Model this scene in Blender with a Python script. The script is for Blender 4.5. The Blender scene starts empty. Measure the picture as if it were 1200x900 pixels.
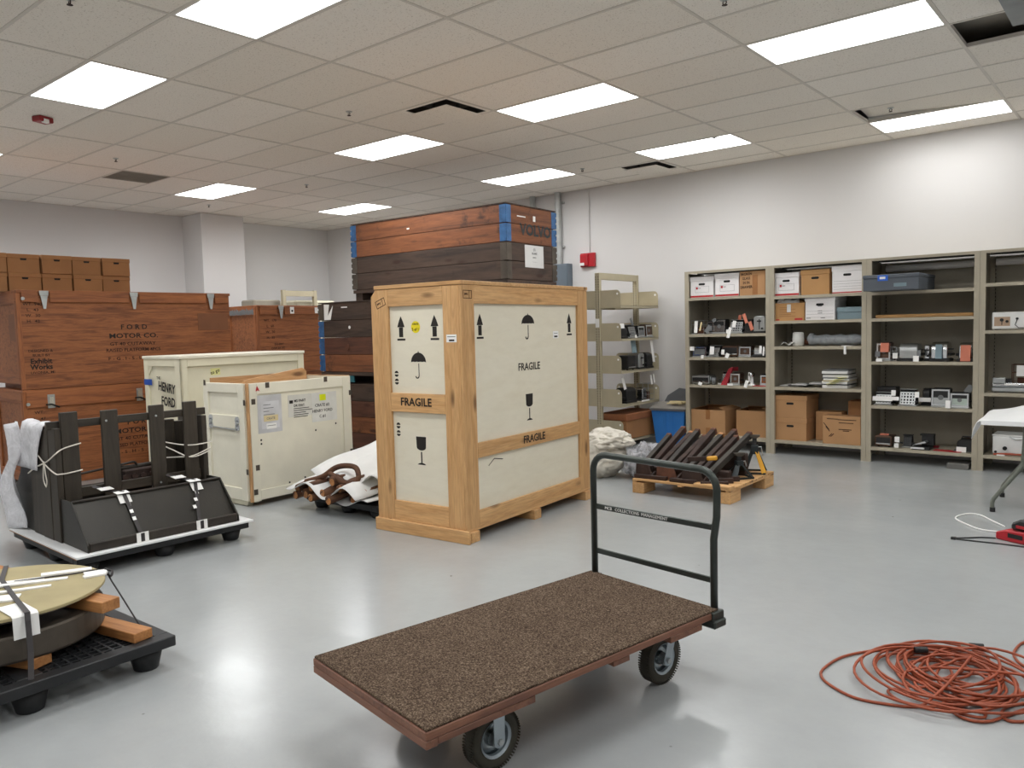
import bpy, bmesh, math, random
from mathutils import Vector, Matrix, noise as mnoise

random.seed(7)
R = math.radians
PI = math.pi
C = bpy.context.scene.collection

# ------------------------------------------------------------------ camera
CAM_H = 1.555
F_PX = 922.456
yaw, pitch, roll = R(50.119), R(-3.978), R(-1.455)
fw = Vector((-math.cos(yaw) * math.cos(pitch), math.sin(yaw) * math.cos(pitch), math.sin(pitch)))
rt = fw.cross(Vector((0, 0, 1))).normalized()
up = rt.cross(fw)
rt2 = rt * math.cos(roll) + up * math.sin(roll)
up2 = up * math.cos(roll) - rt * math.sin(roll)
cam_data = bpy.data.cameras.new('camera')
cam_data.sensor_width = 36.0
cam_data.lens = F_PX * 36.0 / 1200.0
cam_data.clip_start = 0.05
cam = bpy.data.objects.new('camera', cam_data)
m = Matrix((rt2, up2, -fw)).transposed().to_4x4()
m.translation = Vector((0, 0, CAM_H))
cam.matrix_world = m
C.objects.link(cam)
bpy.context.scene.camera = cam

# ------------------------------------------------------------------ world, exposure
LAMP_WATT = 20.5        # each recessed panel
GLOW = 1.5
world = bpy.data.worlds.new('world')
world.use_nodes = True
world.node_tree.nodes['Background'].inputs[0].default_value = (0.8, 0.85, 0.9, 1)
world.node_tree.nodes['Background'].inputs[1].default_value = 0.05
bpy.context.scene.world = world
vs = bpy.context.scene.view_settings
vs.view_transform = 'Standard'
vs.look = 'None'
vs.exposure = 0.0
vs.gamma = 1.0
vs.use_curve_mapping = False
cy = bpy.context.scene.cycles
cy.max_bounces = 10
cy.diffuse_bounces = 6
cy.glossy_bounces = 4
cy.use_denoising = True
cy.sample_clamp_indirect = 6.0

CEIL = 3.571
XB, XF, YL, YR = -12.75, 3.2, -3.2, 9.714      # room limits

# ------------------------------------------------------------------ materials
def lin(h, a=1.0):
    h = h.lstrip('#')
    o = []
    for i in (0, 2, 4):
        c = int(h[i:i + 2], 16) / 255.0
        o.append(c / 12.92 if c <= 0.04045 else ((c + 0.055) / 1.055) ** 2.4)
    return (o[0], o[1], o[2], a)

def mix(h1, h2, t):
    a, b = lin(h1), lin(h2)
    return tuple(a[i] * (1 - t) + b[i] * t for i in range(3)) + (1,)

MATS = {}
def base_mat(name):
    mt = bpy.data.materials.new(name)
    mt.use_nodes = True
    nt = mt.node_tree
    bs = nt.nodes['Principled BSDF']
    return mt, nt, bs

def coords(nt, scale=(1, 1, 1), rnd=True, kind='Object'):
    tc = nt.nodes.new('ShaderNodeTexCoord')
    mp = nt.nodes.new('ShaderNodeMapping')
    mp.inputs['Scale'].default_value = scale
    if rnd:
        oi = nt.nodes.new('ShaderNodeObjectInfo')
        ml = nt.nodes.new('ShaderNodeVectorMath'); ml.operation = 'SCALE'
        cb = nt.nodes.new('ShaderNodeCombineXYZ')
        for k, f in enumerate((13.0, 29.0, 7.0)):
            mm = nt.nodes.new('ShaderNodeMath'); mm.operation = 'MULTIPLY'
            mm.inputs[1].default_value = f
            nt.links.new(oi.outputs['Random'], mm.inputs[0])
            nt.links.new(mm.outputs[0], cb.inputs[k])
        ad = nt.nodes.new('ShaderNodeVectorMath'); ad.operation = 'ADD'
        nt.links.new(tc.outputs[kind], ad.inputs[0])
        nt.links.new(cb.outputs[0], ad.inputs[1])
        nt.links.new(ad.outputs[0], mp.inputs[0])
    else:
        nt.links.new(tc.outputs[kind], mp.inputs[0])
    return mp.outputs[0]

def ramp(nt, fac, stops):
    cr = nt.nodes.new('ShaderNodeValToRGB')
    el = cr.color_ramp.elements
    el[0].position, el[0].color = stops[0]
    el[1].position, el[1].color = stops[-1]
    for p, c in stops[1:-1]:
        e = el.new(p); e.color = c
    nt.links.new(fac, cr.inputs[0])
    return cr.outputs[0]

def noise(nt, vec, scale, detail=3, rough=0.5, dist=0.0):
    n = nt.nodes.new('ShaderNodeTexNoise')
    n.inputs['Scale'].default_value = scale
    n.inputs['Detail'].default_value = detail
    n.inputs['Roughness'].default_value = rough
    n.inputs['Distortion'].default_value = dist
    nt.links.new(vec, n.inputs['Vector'])
    return n.outputs['Fac']

def bump(nt, bs, h, strength, dist=0.01):
    b = nt.nodes.new('ShaderNodeBump')
    b.inputs['Strength'].default_value = strength
    b.inputs['Distance'].default_value = dist
    nt.links.new(h, b.inputs['Height'])
    nt.links.new(b.outputs[0], bs.inputs['Normal'])

def mixc(nt, fac, c1, c2, mode='MIX'):
    mx = nt.nodes.new('ShaderNodeMix'); mx.data_type = 'RGBA'; mx.blend_type = mode
    if isinstance(fac, (int, float)): mx.inputs[0].default_value = fac
    else: nt.links.new(fac, mx.inputs[0])
    for i, c in ((6, c1), (7, c2)):
        if isinstance(c, tuple): mx.inputs[i].default_value = c
        else: nt.links.new(c, mx.inputs[i])
    return mx.outputs[2]

def plain(name, hexc, rough=0.6, metal=0.0, vary=0.12, scale=6.0, bmp=0.0, bscale=60.0, spec=0.5, rnd=True):
    if name in MATS: return MATS[name]
    mt, nt, bs = base_mat(name)
    v = coords(nt, rnd=rnd)
    c = lin(hexc)
    lo = tuple(x * (1 - vary) for x in c[:3]) + (1,)
    hi = tuple(min(1, x * (1 + vary)) for x in c[:3]) + (1,)
    col = ramp(nt, noise(nt, v, scale, 4), [(0.3, lo), (0.7, hi)])
    nt.links.new(col, bs.inputs['Base Color'])
    bs.inputs['Roughness'].default_value = rough
    bs.inputs['Metallic'].default_value = metal
    bs.inputs['Specular IOR Level'].default_value = spec
    if bmp: bump(nt, bs, noise(nt, v, bscale, 3), bmp)
    MATS[name] = mt
    return mt

def wood(name, light, dark, axis='x', scale=1.0, rough=0.6, contrast=1.0, knots=False, spots=0.0, spotc='#1a1410', tone=0.16):
    key = name + axis
    if key in MATS: return MATS[key]
    mt, nt, bs = base_mat(key)
    s = {'x': (0.9, 11, 11), 'y': (11, 0.9, 11), 'z': (11, 11, 0.9), 'p': (1.4, 1.4, 5)}[axis]
    v = coords(nt, tuple(a * scale for a in s))
    n1 = noise(nt, v, 1.1, 5, 0.62, 0.9)
    n2 = noise(nt, v, 6.0, 3, 0.6, 0.3)
    lo, hi = 0.5 - 0.2 / contrast, 0.5 + 0.2 / contrast
    md = mix(light, dark, 0.35)
    col = ramp(nt, n1, [(lo, lin(dark)), (0.5, md), (hi, lin(light))])
    col2 = ramp(nt, n2, [(0.3, (0.66, 0.62, 0.58, 1)), (0.62, (1, 1, 1, 1))])
    col = mixc(nt, 0.12 if axis == 'p' else 0.7, col, col2, 'MULTIPLY')
    oi = nt.nodes.new('ShaderNodeObjectInfo')
    t = ramp(nt, oi.outputs['Random'], [(0.0, (1 - tone, 1 - tone, 1 - tone, 1)), (1.0, (1, 1, 1, 1))])
    col = mixc(nt, 1.0, col, t, 'MULTIPLY')
    if knots:
        kv = coords(nt, {'x': (2.2, 7, 7), 'y': (7, 2.2, 7), 'z': (7, 7, 2.2)}[axis])
        vo = nt.nodes.new('ShaderNodeTexVoronoi'); vo.inputs['Scale'].default_value = 1.0
        nt.links.new(kv, vo.inputs['Vector'])
        kf = ramp(nt, vo.outputs['Distance'], [(0.09, (1, 1, 1, 1)), (0.20, (0, 0, 0, 1))])
        col = mixc(nt, kf, col, mix(dark, '#3a1d0c', 0.7))
    if spots:
        sv = coords(nt, (1, 1, 1))
        sf = ramp(nt, noise(nt, sv, 5.0, 6, 0.7), [(0.66 - spots * 0.16, (0, 0, 0, 1)), (0.74, (0.85, 0.85, 0.85, 1))])
        col = mixc(nt, sf, col, lin(spotc))
    nt.links.new(col, bs.inputs['Base Color'])
    bs.inputs['Roughness'].default_value = rough
    bump(nt, bs, n2, 0.12, 0.004)
    MATS[key] = mt
    return mt

def emit(name, col, strength):
    mt, nt, bs = base_mat(name)
    bs.inputs['Base Color'].default_value = (0.9, 0.9, 0.9, 1)
    bs.inputs['Emission Color'].default_value = col
    bs.inputs['Emission Strength'].default_value = strength
    return mt

def floor_mat():
    mt, nt, bs = base_mat('grey_epoxy_floor')
    v = coords(nt, rnd=False)
    big = noise(nt, v, 0.7, 4, 0.55)
    col = ramp(nt, big, [(0.3, lin('#a0a3a4')), (0.7, lin('#abaeae'))])
    sm = noise(nt, v, 9.0, 5, 0.7)
    sc = ramp(nt, sm, [(0.25, (0.93, 0.93, 0.925, 1)), (0.6, (1, 1, 1, 1))])
    col = mixc(nt, 0.6, col, sc, 'MULTIPLY')
    vo = nt.nodes.new('ShaderNodeTexVoronoi'); vo.inputs['Scale'].default_value = 3.1
    nt.links.new(v, vo.inputs['Vector'])
    sp = ramp(nt, vo.outputs['Distance'], [(0.012, (1, 1, 1, 1)), (0.03, (0, 0, 0, 1))])
    col = mixc(nt, sp, col, lin('#55524e'))
    nt.links.new(col, bs.inputs['Base Color'])
    rr = ramp(nt, noise(nt, v, 2.2, 5, 0.6), [(0.3, (0.18, 0.18, 0.18, 1)), (0.7, (0.27, 0.27, 0.27, 1))])
    nt.links.new(rr, bs.inputs['Roughness'])
    bs.inputs['Specular IOR Level'].default_value = 0.6
    bump(nt, bs, noise(nt, v, 5.0, 4, 0.6), 0.10, 0.02)
    return mt

def carpet_mat():
    mt, nt, bs = base_mat('brown_carpet')
    v = coords(nt, rnd=False)
    n1 = noise(nt, v, 170, 4, 0.7)
    n2 = noise(nt, v, 6, 3, 0.6)
    col = ramp(nt, n1, [(0.32, lin('#261c16')), (0.5, lin('#5a4a3d')), (0.67, lin('#968572'))])
    c2 = ramp(nt, n2, [(0.3, (0.82, 0.8, 0.8, 1)), (0.7, (1, 1, 1, 1))])
    col = mixc(nt, 1.0, col, c2, 'MULTIPLY')
    nt.links.new(col, bs.inputs['Base Color'])
    bs.inputs['Roughness'].default_value = 1.0
    bs.inputs['Specular IOR Level'].default_value = 0.1
    bump(nt, bs, n1, 0.8, 0.006)
    return mt

def tile_mat():
    mt, nt, bs = base_mat('acoustic_tile')
    v = coords(nt)
    n = noise(nt, v, 90, 2, 0.6)
    col = ramp(nt, n, [(0.31, lin('#c6beb3')), (0.40, lin('#efeae2'))])
    oi = nt.nodes.new('ShaderNodeObjectInfo')
    t = ramp(nt, oi.outputs['Random'], [(0.0, (0.93, 0.92, 0.9, 1)), (1.0, (1, 1, 1, 1))])
    col = mixc(nt, 1.0, col, t, 'MULTIPLY')
    nt.links.new(col, bs.inputs['Base Color'])
    bs.inputs['Roughness'].default_value = 0.95
    bump(nt, bs, n, 0.3, 0.004)
    return mt

def plastic_mat(name, hexc, alpha, rough=0.25):
    mt, nt, bs = base_mat(name)
    v = coords(nt)
    bs.inputs['Base Color'].default_value = lin(hexc)
    bs.inputs['Roughness'].default_value = rough
    a = ramp(nt, noise(nt, v, 7, 4, 0.7, 1.0), [(0.3, (alpha - 0.2,) * 3 + (1,)), (0.7, (min(1, alpha + 0.2),) * 3 + (1,))])
    nt.links.new(a, bs.inputs['Alpha'])
    bump(nt, bs, noise(nt, v, 14, 5, 0.7, 0.6), 0.6, 0.02)
    return mt

M_WALL = plain('painted_wall', '#d9d7d6', 0.85, vary=0.02, scale=0.8, bmp=0.05, bscale=140, rnd=False)
M_FLOOR = floor_mat()
M_TILE = tile_mat()
M_GRID = plain('ceiling_grid_paint', '#cfc9c0', 0.5, vary=0.03)
M_DECK = plain('dark_plenum', '#4a4744', 0.95, vary=0.3, scale=2)
def diffuser_mat():
    mt = bpy.data.materials.new('lit_diffuser'); mt.use_nodes = True
    nt = mt.node_tree
    nt.nodes.remove(nt.nodes['Principled BSDF'])
    tr = nt.nodes.new('ShaderNodeBsdfTransparent'); em = nt.nodes.new('ShaderNodeEmission'); ad = nt.nodes.new('ShaderNodeAddShader')
    em.inputs[0].default_value = (1.0, 0.99, 0.97, 1); em.inputs[1].default_value = GLOW
    nt.links.new(tr.outputs[0], ad.inputs[0]); nt.links.new(em.outputs[0], ad.inputs[1])
    nt.links.new(ad.outputs[0], nt.nodes['Material Output'].inputs[0])
    return mt
M_LIGHT = diffuser_mat()
M_GALV = plain('galvanised_steel', '#b4b7b6', 0.45, 0.3, vary=0.15, scale=9)
M_CHROME = plain('chrome', '#d9dcde', 0.12, 1.0, vary=0.04)
M_BRUSH = plain('brushed_steel', '#b9bcbc', 0.34, 0.9, vary=0.1)
M_BLACK = plain('black_plastic', '#1d1d1e', 0.45, vary=0.2)
M_PALLETBLACK = plain('black_pallet_plastic', '#1c1d1f', 0.5, vary=0.25, scale=4)
M_DARKSLOT = plain('dark_slot', '#0d0d0d', 0.8)
M_SHELF = plain('tan_grey_shelf_paint', '#aca390', 0.45, vary=0.05)
M_SHELFIN = plain('shelf_panel_paint', '#9a9384', 0.55, vary=0.05)
M_RACK = plain('beige_rack_paint', '#b3a98f', 0.45, vary=0.05)
M_CARD = plain('brown_cardboard', '#b4895f', 0.85, vary=0.08, scale=3, bmp=0.05)
M_CARD2 = plain('pale_cardboard', '#b98d5c', 0.85, vary=0.08, scale=3, bmp=0.05)
M_CARDD = plain('dull_cardboard', '#9a6d45', 0.85, vary=0.1, scale=3, bmp=0.05)
M_TAPE = plain('packing_tape', '#9c6b40', 0.3, vary=0.05)
M_BOXW = plain('white_box_board', '#e9e6e6', 0.7, vary=0.03)
M_RED = plain('red_print', '#b3252c', 0.5, vary=0.08)
M_REDPL = plain('red_plastic', '#b0202a', 0.35, vary=0.08)
M_INK = plain('stencil_ink', '#1e1712', 0.8, vary=0.2, scale=30)
M_INKB = plain('brown_stencil_ink', '#2c150b', 0.85, vary=0.35, scale=25)
M_PAPER = plain('white_paper', '#d9d8d6', 0.75, vary=0.04)
M_TAG = plain('white_tag', '#f0efec', 0.7, vary=0.03)
M_YELLOW = plain('yellow_sticker', '#ead61a', 0.6, vary=0.05)
M_YELLOWGR = plain('lime_note', '#dbe300', 0.6, vary=0.05)
M_CREAMNOTE = plain('cream_note', '#d9c89a', 0.7, vary=0.05)
M_BEIGE = plain('cream_crate_paint', '#dbd5bd', 0.55, vary=0.06, scale=4, bmp=0.05)
M_BEIGE2 = plain('ivory_crate_paint', '#e4dfcd', 0.55, vary=0.06, scale=4, bmp=0.05)
M_BLUETAPE = plain('blue_tape', '#1f4fa8', 0.6, vary=0.05)
M_BLUESTEEL = plain('blue_steel', '#34608f', 0.5, 0.2, vary=0.35, scale=14)
M_IRON = plain('dark_iron', '#36302a', 0.55, 0.35, vary=0.4, scale=5, bmp=0.15)
M_IRON2 = plain('dark_iron_plate', '#2a2721', 0.45, 0.3, vary=0.25, scale=3, bmp=0.08)
M_RUST = plain('rusty_iron', '#3a2a24', 0.7, 0.3, vary=0.45, scale=8, bmp=0.25)
M_RUST2 = plain('brown_rust', '#5f3b2b', 0.75, 0.2, vary=0.35, scale=9, bmp=0.2)
M_BOARDW = plain('white_foam_board', '#e2e3e3', 0.6, vary=0.03)
M_CORDW = plain('white_cord', '#e8e2d6', 0.8)
M_STRAP = plain('dark_strap', '#2a2526', 0.5, vary=0.2)
M_ORANGE = plain('orange_cord_rubber', '#974628', 0.5, vary=0.15, scale=3)
M_TUBE = plain('dark_green_steel', '#3b403c', 0.32, 0.45, vary=0.1)
M_TYRE = plain('tyre_rubber', '#3d3a31', 0.8, vary=0.15, bmp=0.1)
M_ZINC = plain('zinc_plate', '#aeb9c0', 0.4, 0.6, vary=0.1)
M_BLUEBIN = plain('blue_bin_plastic', '#2f78c4', 0.4, vary=0.06)
M_GREYLID = plain('grey_lid_plastic', '#5e6063', 0.4, vary=0.1)
M_GREYBOX = plain('slate_grey_box', '#555b63', 0.6, vary=0.05)
M_BLUEGREY = plain('pale_blue_box', '#7b8f97', 0.75, vary=0.04)
M_CLOTH = plain('off_white_canvas', '#d4cec2', 0.95, vary=0.08, scale=10, bmp=0.3, bscale=40)
M_TABLE = plain('white_table_cover', '#eceded', 0.4, vary=0.02)
M_LEG = plain('grey_green_leg', '#6c7066', 0.45, 0.2, vary=0.08)
M_OLIVE = plain('olive_board', '#a3966f', 0.7, vary=0.1, scale=5)
M_STEELDK = plain('worn_dark_steel', '#564e45', 0.5, 0.4, vary=0.3, scale=6)
M_BROWNPLY = plain('brown_hardboard', '#7a4c2e', 0.6, vary=0.15, scale=3)
M_SALMON = plain('salmon_tag', '#cc7a62', 0.75, vary=0.06)
M_REDCLOTH = plain('dark_red_cloth', '#a52a35', 0.8, vary=0.1)
M_ELBOX = plain('slate_blue_electrical_box', '#6f7b86', 0.5, 0.2, vary=0.06)
M_CLEAR = plastic_mat('clear_wrap', '#cfcfd4', 0.45)
M_FOAMSHEET = plastic_mat('thin_foam_sheet', '#e6e6ea', 0.75, 0.5)
M_BUBBLE = plastic_mat('bubble_wrap', '#a6abb0', 0.8, 0.3)
M_CARPET = carpet_mat()
M_GLASSY = plain('greenish_glass_panel', '#a9b5ac', 0.25, vary=0.1)
M_BRONZE = plain('brown_enamel', '#5a4234', 0.35, 0.3, vary=0.2)
M_GREYPL = plain('grey_plastic', '#6d6f70', 0.5, vary=0.1)
M_WHITEEN = plain('white_enamel', '#e4e4e2', 0.35, vary=0.05)
M_GREENBLK = plain('black_green_paint', '#20282a', 0.45, 0.2, vary=0.2)
M_YELPAINT = plain('yellow_paint', '#d59a2a', 0.5, vary=0.1)

OAK = lambda ax: wood('red_oak_ply', '#ad6b3d', '#774425', ax, 2.2, 0.6, 1.15)
OAKD = lambda ax: wood('oak_batten', '#ad6a3b', '#80492a', ax, 1.4, 0.6, 1.0)
PINE = lambda ax: wood('pine_board', '#dfb27c', '#c8965e', ax, 1.2, 0.6, 0.9, knots=True)
PLY = lambda ax: wood('pale_birch_ply', '#e6dfcc', '#dfd6bf', 'p', 0.8, 0.6, 0.8, tone=0.03)
COLLAR = lambda ax: wood('orange_brown_plank', '#955b36', '#5f3722', ax, 1.0, 0.7, 1.0, knots=True, spots=0.6)
COLLARD = lambda ax: wood('weathered_dark_plank', '#5a463a', '#362a23', ax, 1.0, 0.75, 1.0, knots=True, spots=0.2)
COLLARR = lambda ax: wood('dark_red_plank', '#6a402e', '#42281d', ax, 1.0, 0.75, 1.0, knots=True)
CARTW = lambda ax: wood('red_brown_cart_wood', '#8d5f48', '#694334', ax, 1.5, 0.5, 1.0)
LUMBER = lambda ax: wood('fir_lumber', '#c58a52', '#a0683a', ax, 1.4, 0.65, 1.0)
FIRPALE = lambda ax: wood('pale_fir_board', '#d8ab7a', '#c48f5e', ax, 1.2, 0.65, 1.0, knots=True)
IRONWOOD = lambda ax: wood('blackened_timber', '#463e33', '#2a241d', ax, 1.0, 0.6, 1.0)
STICK = lambda ax: wood('brown_stick', '#70482c', '#452a1b', ax, 2.0, 0.75, 1.0)

# ------------------------------------------------------------------ mesh helpers
class MB:
    def __init__(s): s.bm = bmesh.new()
    def box(s, x0, y0, z0, x1, y1, z1):
        v = [s.bm.verts.new(p) for p in ((x0, y0, z0), (x1, y0, z0), (x1, y1, z0), (x0, y1, z0), (x0, y0, z1), (x1, y0, z1), (x1, y1, z1), (x0, y1, z1))]
        for f in ((3, 2, 1, 0), (4, 5, 6, 7), (0, 1, 5, 4), (1, 2, 6, 5), (2, 3, 7, 6), (3, 0, 4, 7)):
            s.bm.faces.new([v[i] for i in f])
        return s
    def bar(s, p0, p1, w, h, upv=(0, 0, 1)):
        p0, p1 = Vector(p0), Vector(p1)
        d = (p1 - p0).normalized()
        a = d.cross(Vector(upv)); a = a.normalized() if a.length > 1e-6 else Vector((1, 0, 0))
        b = a.cross(d)
        c = [(-1, -1), (1, -1), (1, 1), (-1, 1)]
        q = [[s.bm.verts.new(p + a * (i * w / 2) + b * (j * h / 2)) for i, j in c] for p in (p0, p1)]
        for k in range(4):
            s.bm.faces.new([q[0][k], q[0][(k + 1) % 4], q[1][(k + 1) % 4], q[1][k]])
        s.bm.faces.new(q[0][::-1]); s.bm.faces.new(q[1])
        return s
    def tube(s, pts, r, n=8, closed=False):
        pts = [Vector(p) for p in pts]
        rings = []; N = len(pts); prev = None
        for i, p in enumerate(pts):
            if closed: d = pts[(i + 1) % N] - pts[i - 1]
            else: d = pts[min(i + 1, N - 1)] - pts[max(i - 1, 0)]
            d.normalize()
            if prev is None:
                a = d.cross(Vector((0, 0, 1)))
                if a.length < 1e-3: a = d.cross(Vector((1, 0, 0)))
            else:
                a = prev - d * prev.dot(d)
                if a.length < 1e-4: a = d.cross(Vector((0, 0, 1)))
            a.normalize(); prev = a.copy(); b = d.cross(a)
            rr = r[i] if isinstance(r, (list, tuple)) else r
            rings.append([s.bm.verts.new(p + (a * math.cos(2 * PI * k / n) + b * math.sin(2 * PI * k / n)) * rr) for k in range(n)])
        for i in range(N if closed else N - 1):
            A, B = rings[i], rings[(i + 1) % N]
            for k in range(n):
                s.bm.faces.new([A[k], A[(k + 1) % n], B[(k + 1) % n], B[k]])
        if not closed:
            s.bm.faces.new(rings[0][::-1]); s.bm.faces.new(rings[-1])
        return s
    def cyl(s, p0, p1, r, n=16, r2=None):
        return s.tube([p0, p1], [r, r if r2 is None else r2], n)
    def prism(s, poly, ext):
        ext = Vector(ext)
        a = [s.bm.verts.new(p) for p in poly]
        b = [s.bm.verts.new(Vector(p) + ext) for p in poly]
        n = len(poly)
        s.bm.faces.new(a[::-1]); s.bm.faces.new(b)
        for k in range(n):
            s.bm.faces.new([a[k], a[(k + 1) % n], b[(k + 1) % n], b[k]])
        return s
    def lathe(s, prof, n=24, c=(0, 0, 0), axis='z', closed=False):
        c = Vector(c); rings = []
        for r, h in prof:
            ring = []
            for k in range(n):
                x, y = r * math.cos(2 * PI * k / n), r * math.sin(2 * PI * k / n)
                p = {'z': (x, y, h), 'x': (h, x, y), 'y': (y, h, x)}[axis]
                ring.append(s.bm.verts.new(c + Vector(p)))
            rings.append(ring)
        m_ = len(rings)
        for i in range(m_ if closed else m_ - 1):
            A, B = rings[i], rings[(i + 1) % m_]
            for k in range(n):
                s.bm.faces.new([A[k], A[(k + 1) % n], B[(k + 1) % n], B[k]])
        if not closed:
            s.bm.faces.new(rings[0][::-1]); s.bm.faces.new(rings[-1])
        return s
    def grid(s, fn, nu, nv, thick=0.0):
        g = [[s.bm.verts.new(fn(i / nu, j / nv)) for j in range(nv + 1)] for i in range(nu + 1)]
        for i in range(nu):
            for j in range(nv):
                s.bm.faces.new([g[i][j], g[i + 1][j], g[i + 1][j + 1], g[i][j + 1]])
        return s
    def poly(s, pts):
        s.bm.faces.new([s.bm.verts.new(p) for p in pts])
        return s
    def mesh(s, name, mat, smooth=False):
        bmesh.ops.recalc_face_normals(s.bm, faces=s.bm.faces)
        me = bpy.data.meshes.new(name)
        s.bm.to_mesh(me); s.bm.free()
        if mat: me.materials.append(mat)
        if smooth:
            for p in me.polygons: p.use_smooth = True
        return me
    def build(s, name, mat, parent=None, bevel=0.0, smooth=False, label=None, loc=None, rotz=0.0, seg=1, solid=0.0):
        o = bpy.data.objects.new(name, s.mesh(name, mat, smooth))
        C.objects.link(o)
        if parent: o.parent = parent
        if loc: o.location = loc
        if rotz: o.rotation_euler = (0, 0, rotz)
        if solid:
            md = o.modifiers.new('thickness', 'SOLIDIFY'); md.thickness = solid
        if bevel:
            md = o.modifiers.new('bevel', 'BEVEL'); md.width = bevel; md.segments = seg; md.limit_method = 'ANGLE'; md.angle_limit = R(40)
        if label: o['label'] = label
        return o

def inst(name, me, parent=None, loc=(0, 0, 0), rot=(0, 0, 0), label=None):
    o = bpy.data.objects.new(name, me)
    C.objects.link(o)
    if parent: o.parent = parent
    o.location = loc; o.rotation_euler = rot
    if label: o['label'] = label
    return o

def thing(name, label, cat, loc=(0, 0, 0), rotz=0.0, group=None):
    o = bpy.data.objects.new(name, None)
    o.empty_display_size = 0.1
    C.objects.link(o)
    o.location = loc; o.rotation_euler = (0, 0, rotz)
    o['label'] = label; o['category'] = cat
    if group: o['group'] = group
    return o

def tag(o, label, cat, group=None):
    o['label'] = label; o['category'] = cat
    if group: o['group'] = group
    return o

def struct(o):
    o['kind'] = 'structure'
    return o

def bx(*a): return MB().box(*a)

def catmull(pts, sub=6, closed=False):
    P = [Vector(p) for p in pts]; n = len(P); out = []
    rng = n if closed else n - 1
    for i in range(rng):
        p0 = P[(i - 1) % n] if closed or i > 0 else P[0]
        p1 = P[i]; p2 = P[(i + 1) % n]
        p3 = P[(i + 2) % n] if closed or i + 2 < n else P[n - 1]
        for k in range(sub):
            t = k / sub
            out.append(0.5 * ((2 * p1) + (p2 - p0) * t + (2 * p0 - 5 * p1 + 4 * p2 - p3) * t * t + (3 * p1 - p0 - 3 * p2 + p3) * t ** 3))
    if not closed: out.append(P[-1])
    return out

class Face:
    """a flat side of a thing: O is its origin, U runs right, V runs up, in the thing's own space"""
    def __init__(s, parent, O, U, V):
        s.p = parent; s.O, s.U, s.V = Vector(O), Vector(U).normalized(), Vector(V).normalized()
        s.N = s.U.cross(s.V)
    def pt(s, x, y, e=0.0015): return s.O + s.U * x + s.V * y + s.N * e
    def text(s, txt, x, y, size, mat=None, align='CENTER', xs=1.0, space=1.0, off=0.012, name='lettering', rot=0.0, e=0.002):
        cu = bpy.data.curves.new('t', 'FONT')
        cu.body = txt; cu.size = size; cu.align_x = align; cu.align_y = 'CENTER'
        cu.space_character = space; cu.offset = off * size; cu.resolution_u = 2; cu.extrude = 0.0004
        to = bpy.data.objects.new('t', cu)
        C.objects.link(to)
        dg = bpy.context.evaluated_depsgraph_get()
        me = bpy.data.meshes.new_from_object(to.evaluated_get(dg))
        C.objects.unlink(to); bpy.data.objects.remove(to); bpy.data.curves.remove(cu)
        c, sn = math.cos(rot), math.sin(rot)
        for v in me.vertices:
            px, py = v.co.x * xs, v.co.y
            v.co = s.pt(x + px * c - py * sn, y + px * sn + py * c, e + v.co.z)
        me.materials.clear(); me.materials.append(mat or M_INK)
        me.name = name
        o = bpy.data.objects.new(name, me); C.objects.link(o); o.parent = s.p
        return o
    def polys(s, name, polys, mat, t=0.0012, e=0.0002, label=None):
        b = MB()
        for pl in polys:
            b.prism([s.pt(x, y, e) for x, y in pl], s.N * t)
        return b.build(name, mat, s.p, label=label)
    def rect(s, name, x0, y0, x1, y1, mat, t=0.0015, e=0.0002, label=None):
        return s.polys(name, [[(x0, y0), (x1, y0), (x1, y1), (x0, y1)]], mat, t, e, label)
    def slab(s, name, x0, y0, x1, y1, mat, d0, d1, bevel=0.002):
        """a board standing d0..d1 proud of the face plane"""
        b = MB()
        b.prism([s.pt(x, y, d0) for x, y in ((x0, y0), (x1, y0), (x1, y1), (x0, y1))], s.N * (d1 - d0))
        return b.build(name, mat, s.p, bevel=bevel)

def ring(cx, cy, r, n=20, a0=0, a1=2 * PI, sy=1.0):
    return [(cx + r * math.cos(a0 + (a1 - a0) * k / n), cy + sy * r * math.sin(a0 + (a1 - a0) * k / n)) for k in range(n + (0 if abs(a1 - a0 - 2 * PI) < 1e-6 else 1))]

# ------------------------------------------------------------------ room
struct(bx(XB - 0.1, YL - 0.1, -0.1, XF + 0.1, YR + 0.1, 0).build('floor', M_FLOOR))
struct(bx(XB - 0.1, YR, 0, XF + 0.1, YR + 0.1, 4.4).build('wall_right', M_WALL))
struct(bx(XB - 0.1, YL - 0.1, 0, XB, YR, 4.4).build('wall_back', M_WALL))
struct(bx(XB, YL - 0.1, 0, XF + 0.1, YL, 4.4).build('wall_left', M_WALL))
struct(bx(XF, YL, 0, XF + 0.1, YR, 4.4).build('wall_front', M_WALL))
struct(bx(XB, 6.75, 0, -12.15, 7.52, CEIL).build('wall_pier', M_WALL, bevel=0.004))
# suspended ceiling: 4 ft x 2 ft lay-in tiles in a T-bar grid
GX, GY = 1.207, 0.6145
X0, Y0 = -1.2265, 2.563
xl = [X0 + GX * k for k in range(-10, 5)]
yl = [Y0 + GY * k for k in range(-10, 12)]
xl = [x for x in xl if XB + 0.05 < x < XF - 0.05]
yl = [y for y in yl if YL + 0.05 < y < YR - 0.05]
g = MB()
for x in xl: g.box(x - 0.012, YL, CEIL, x + 0.012, YR, CEIL + 0.03)
for y in yl: g.box(XB, y - 0.012, CEIL + 0.0004, XF, y + 0.012, CEIL + 0.029)
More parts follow.
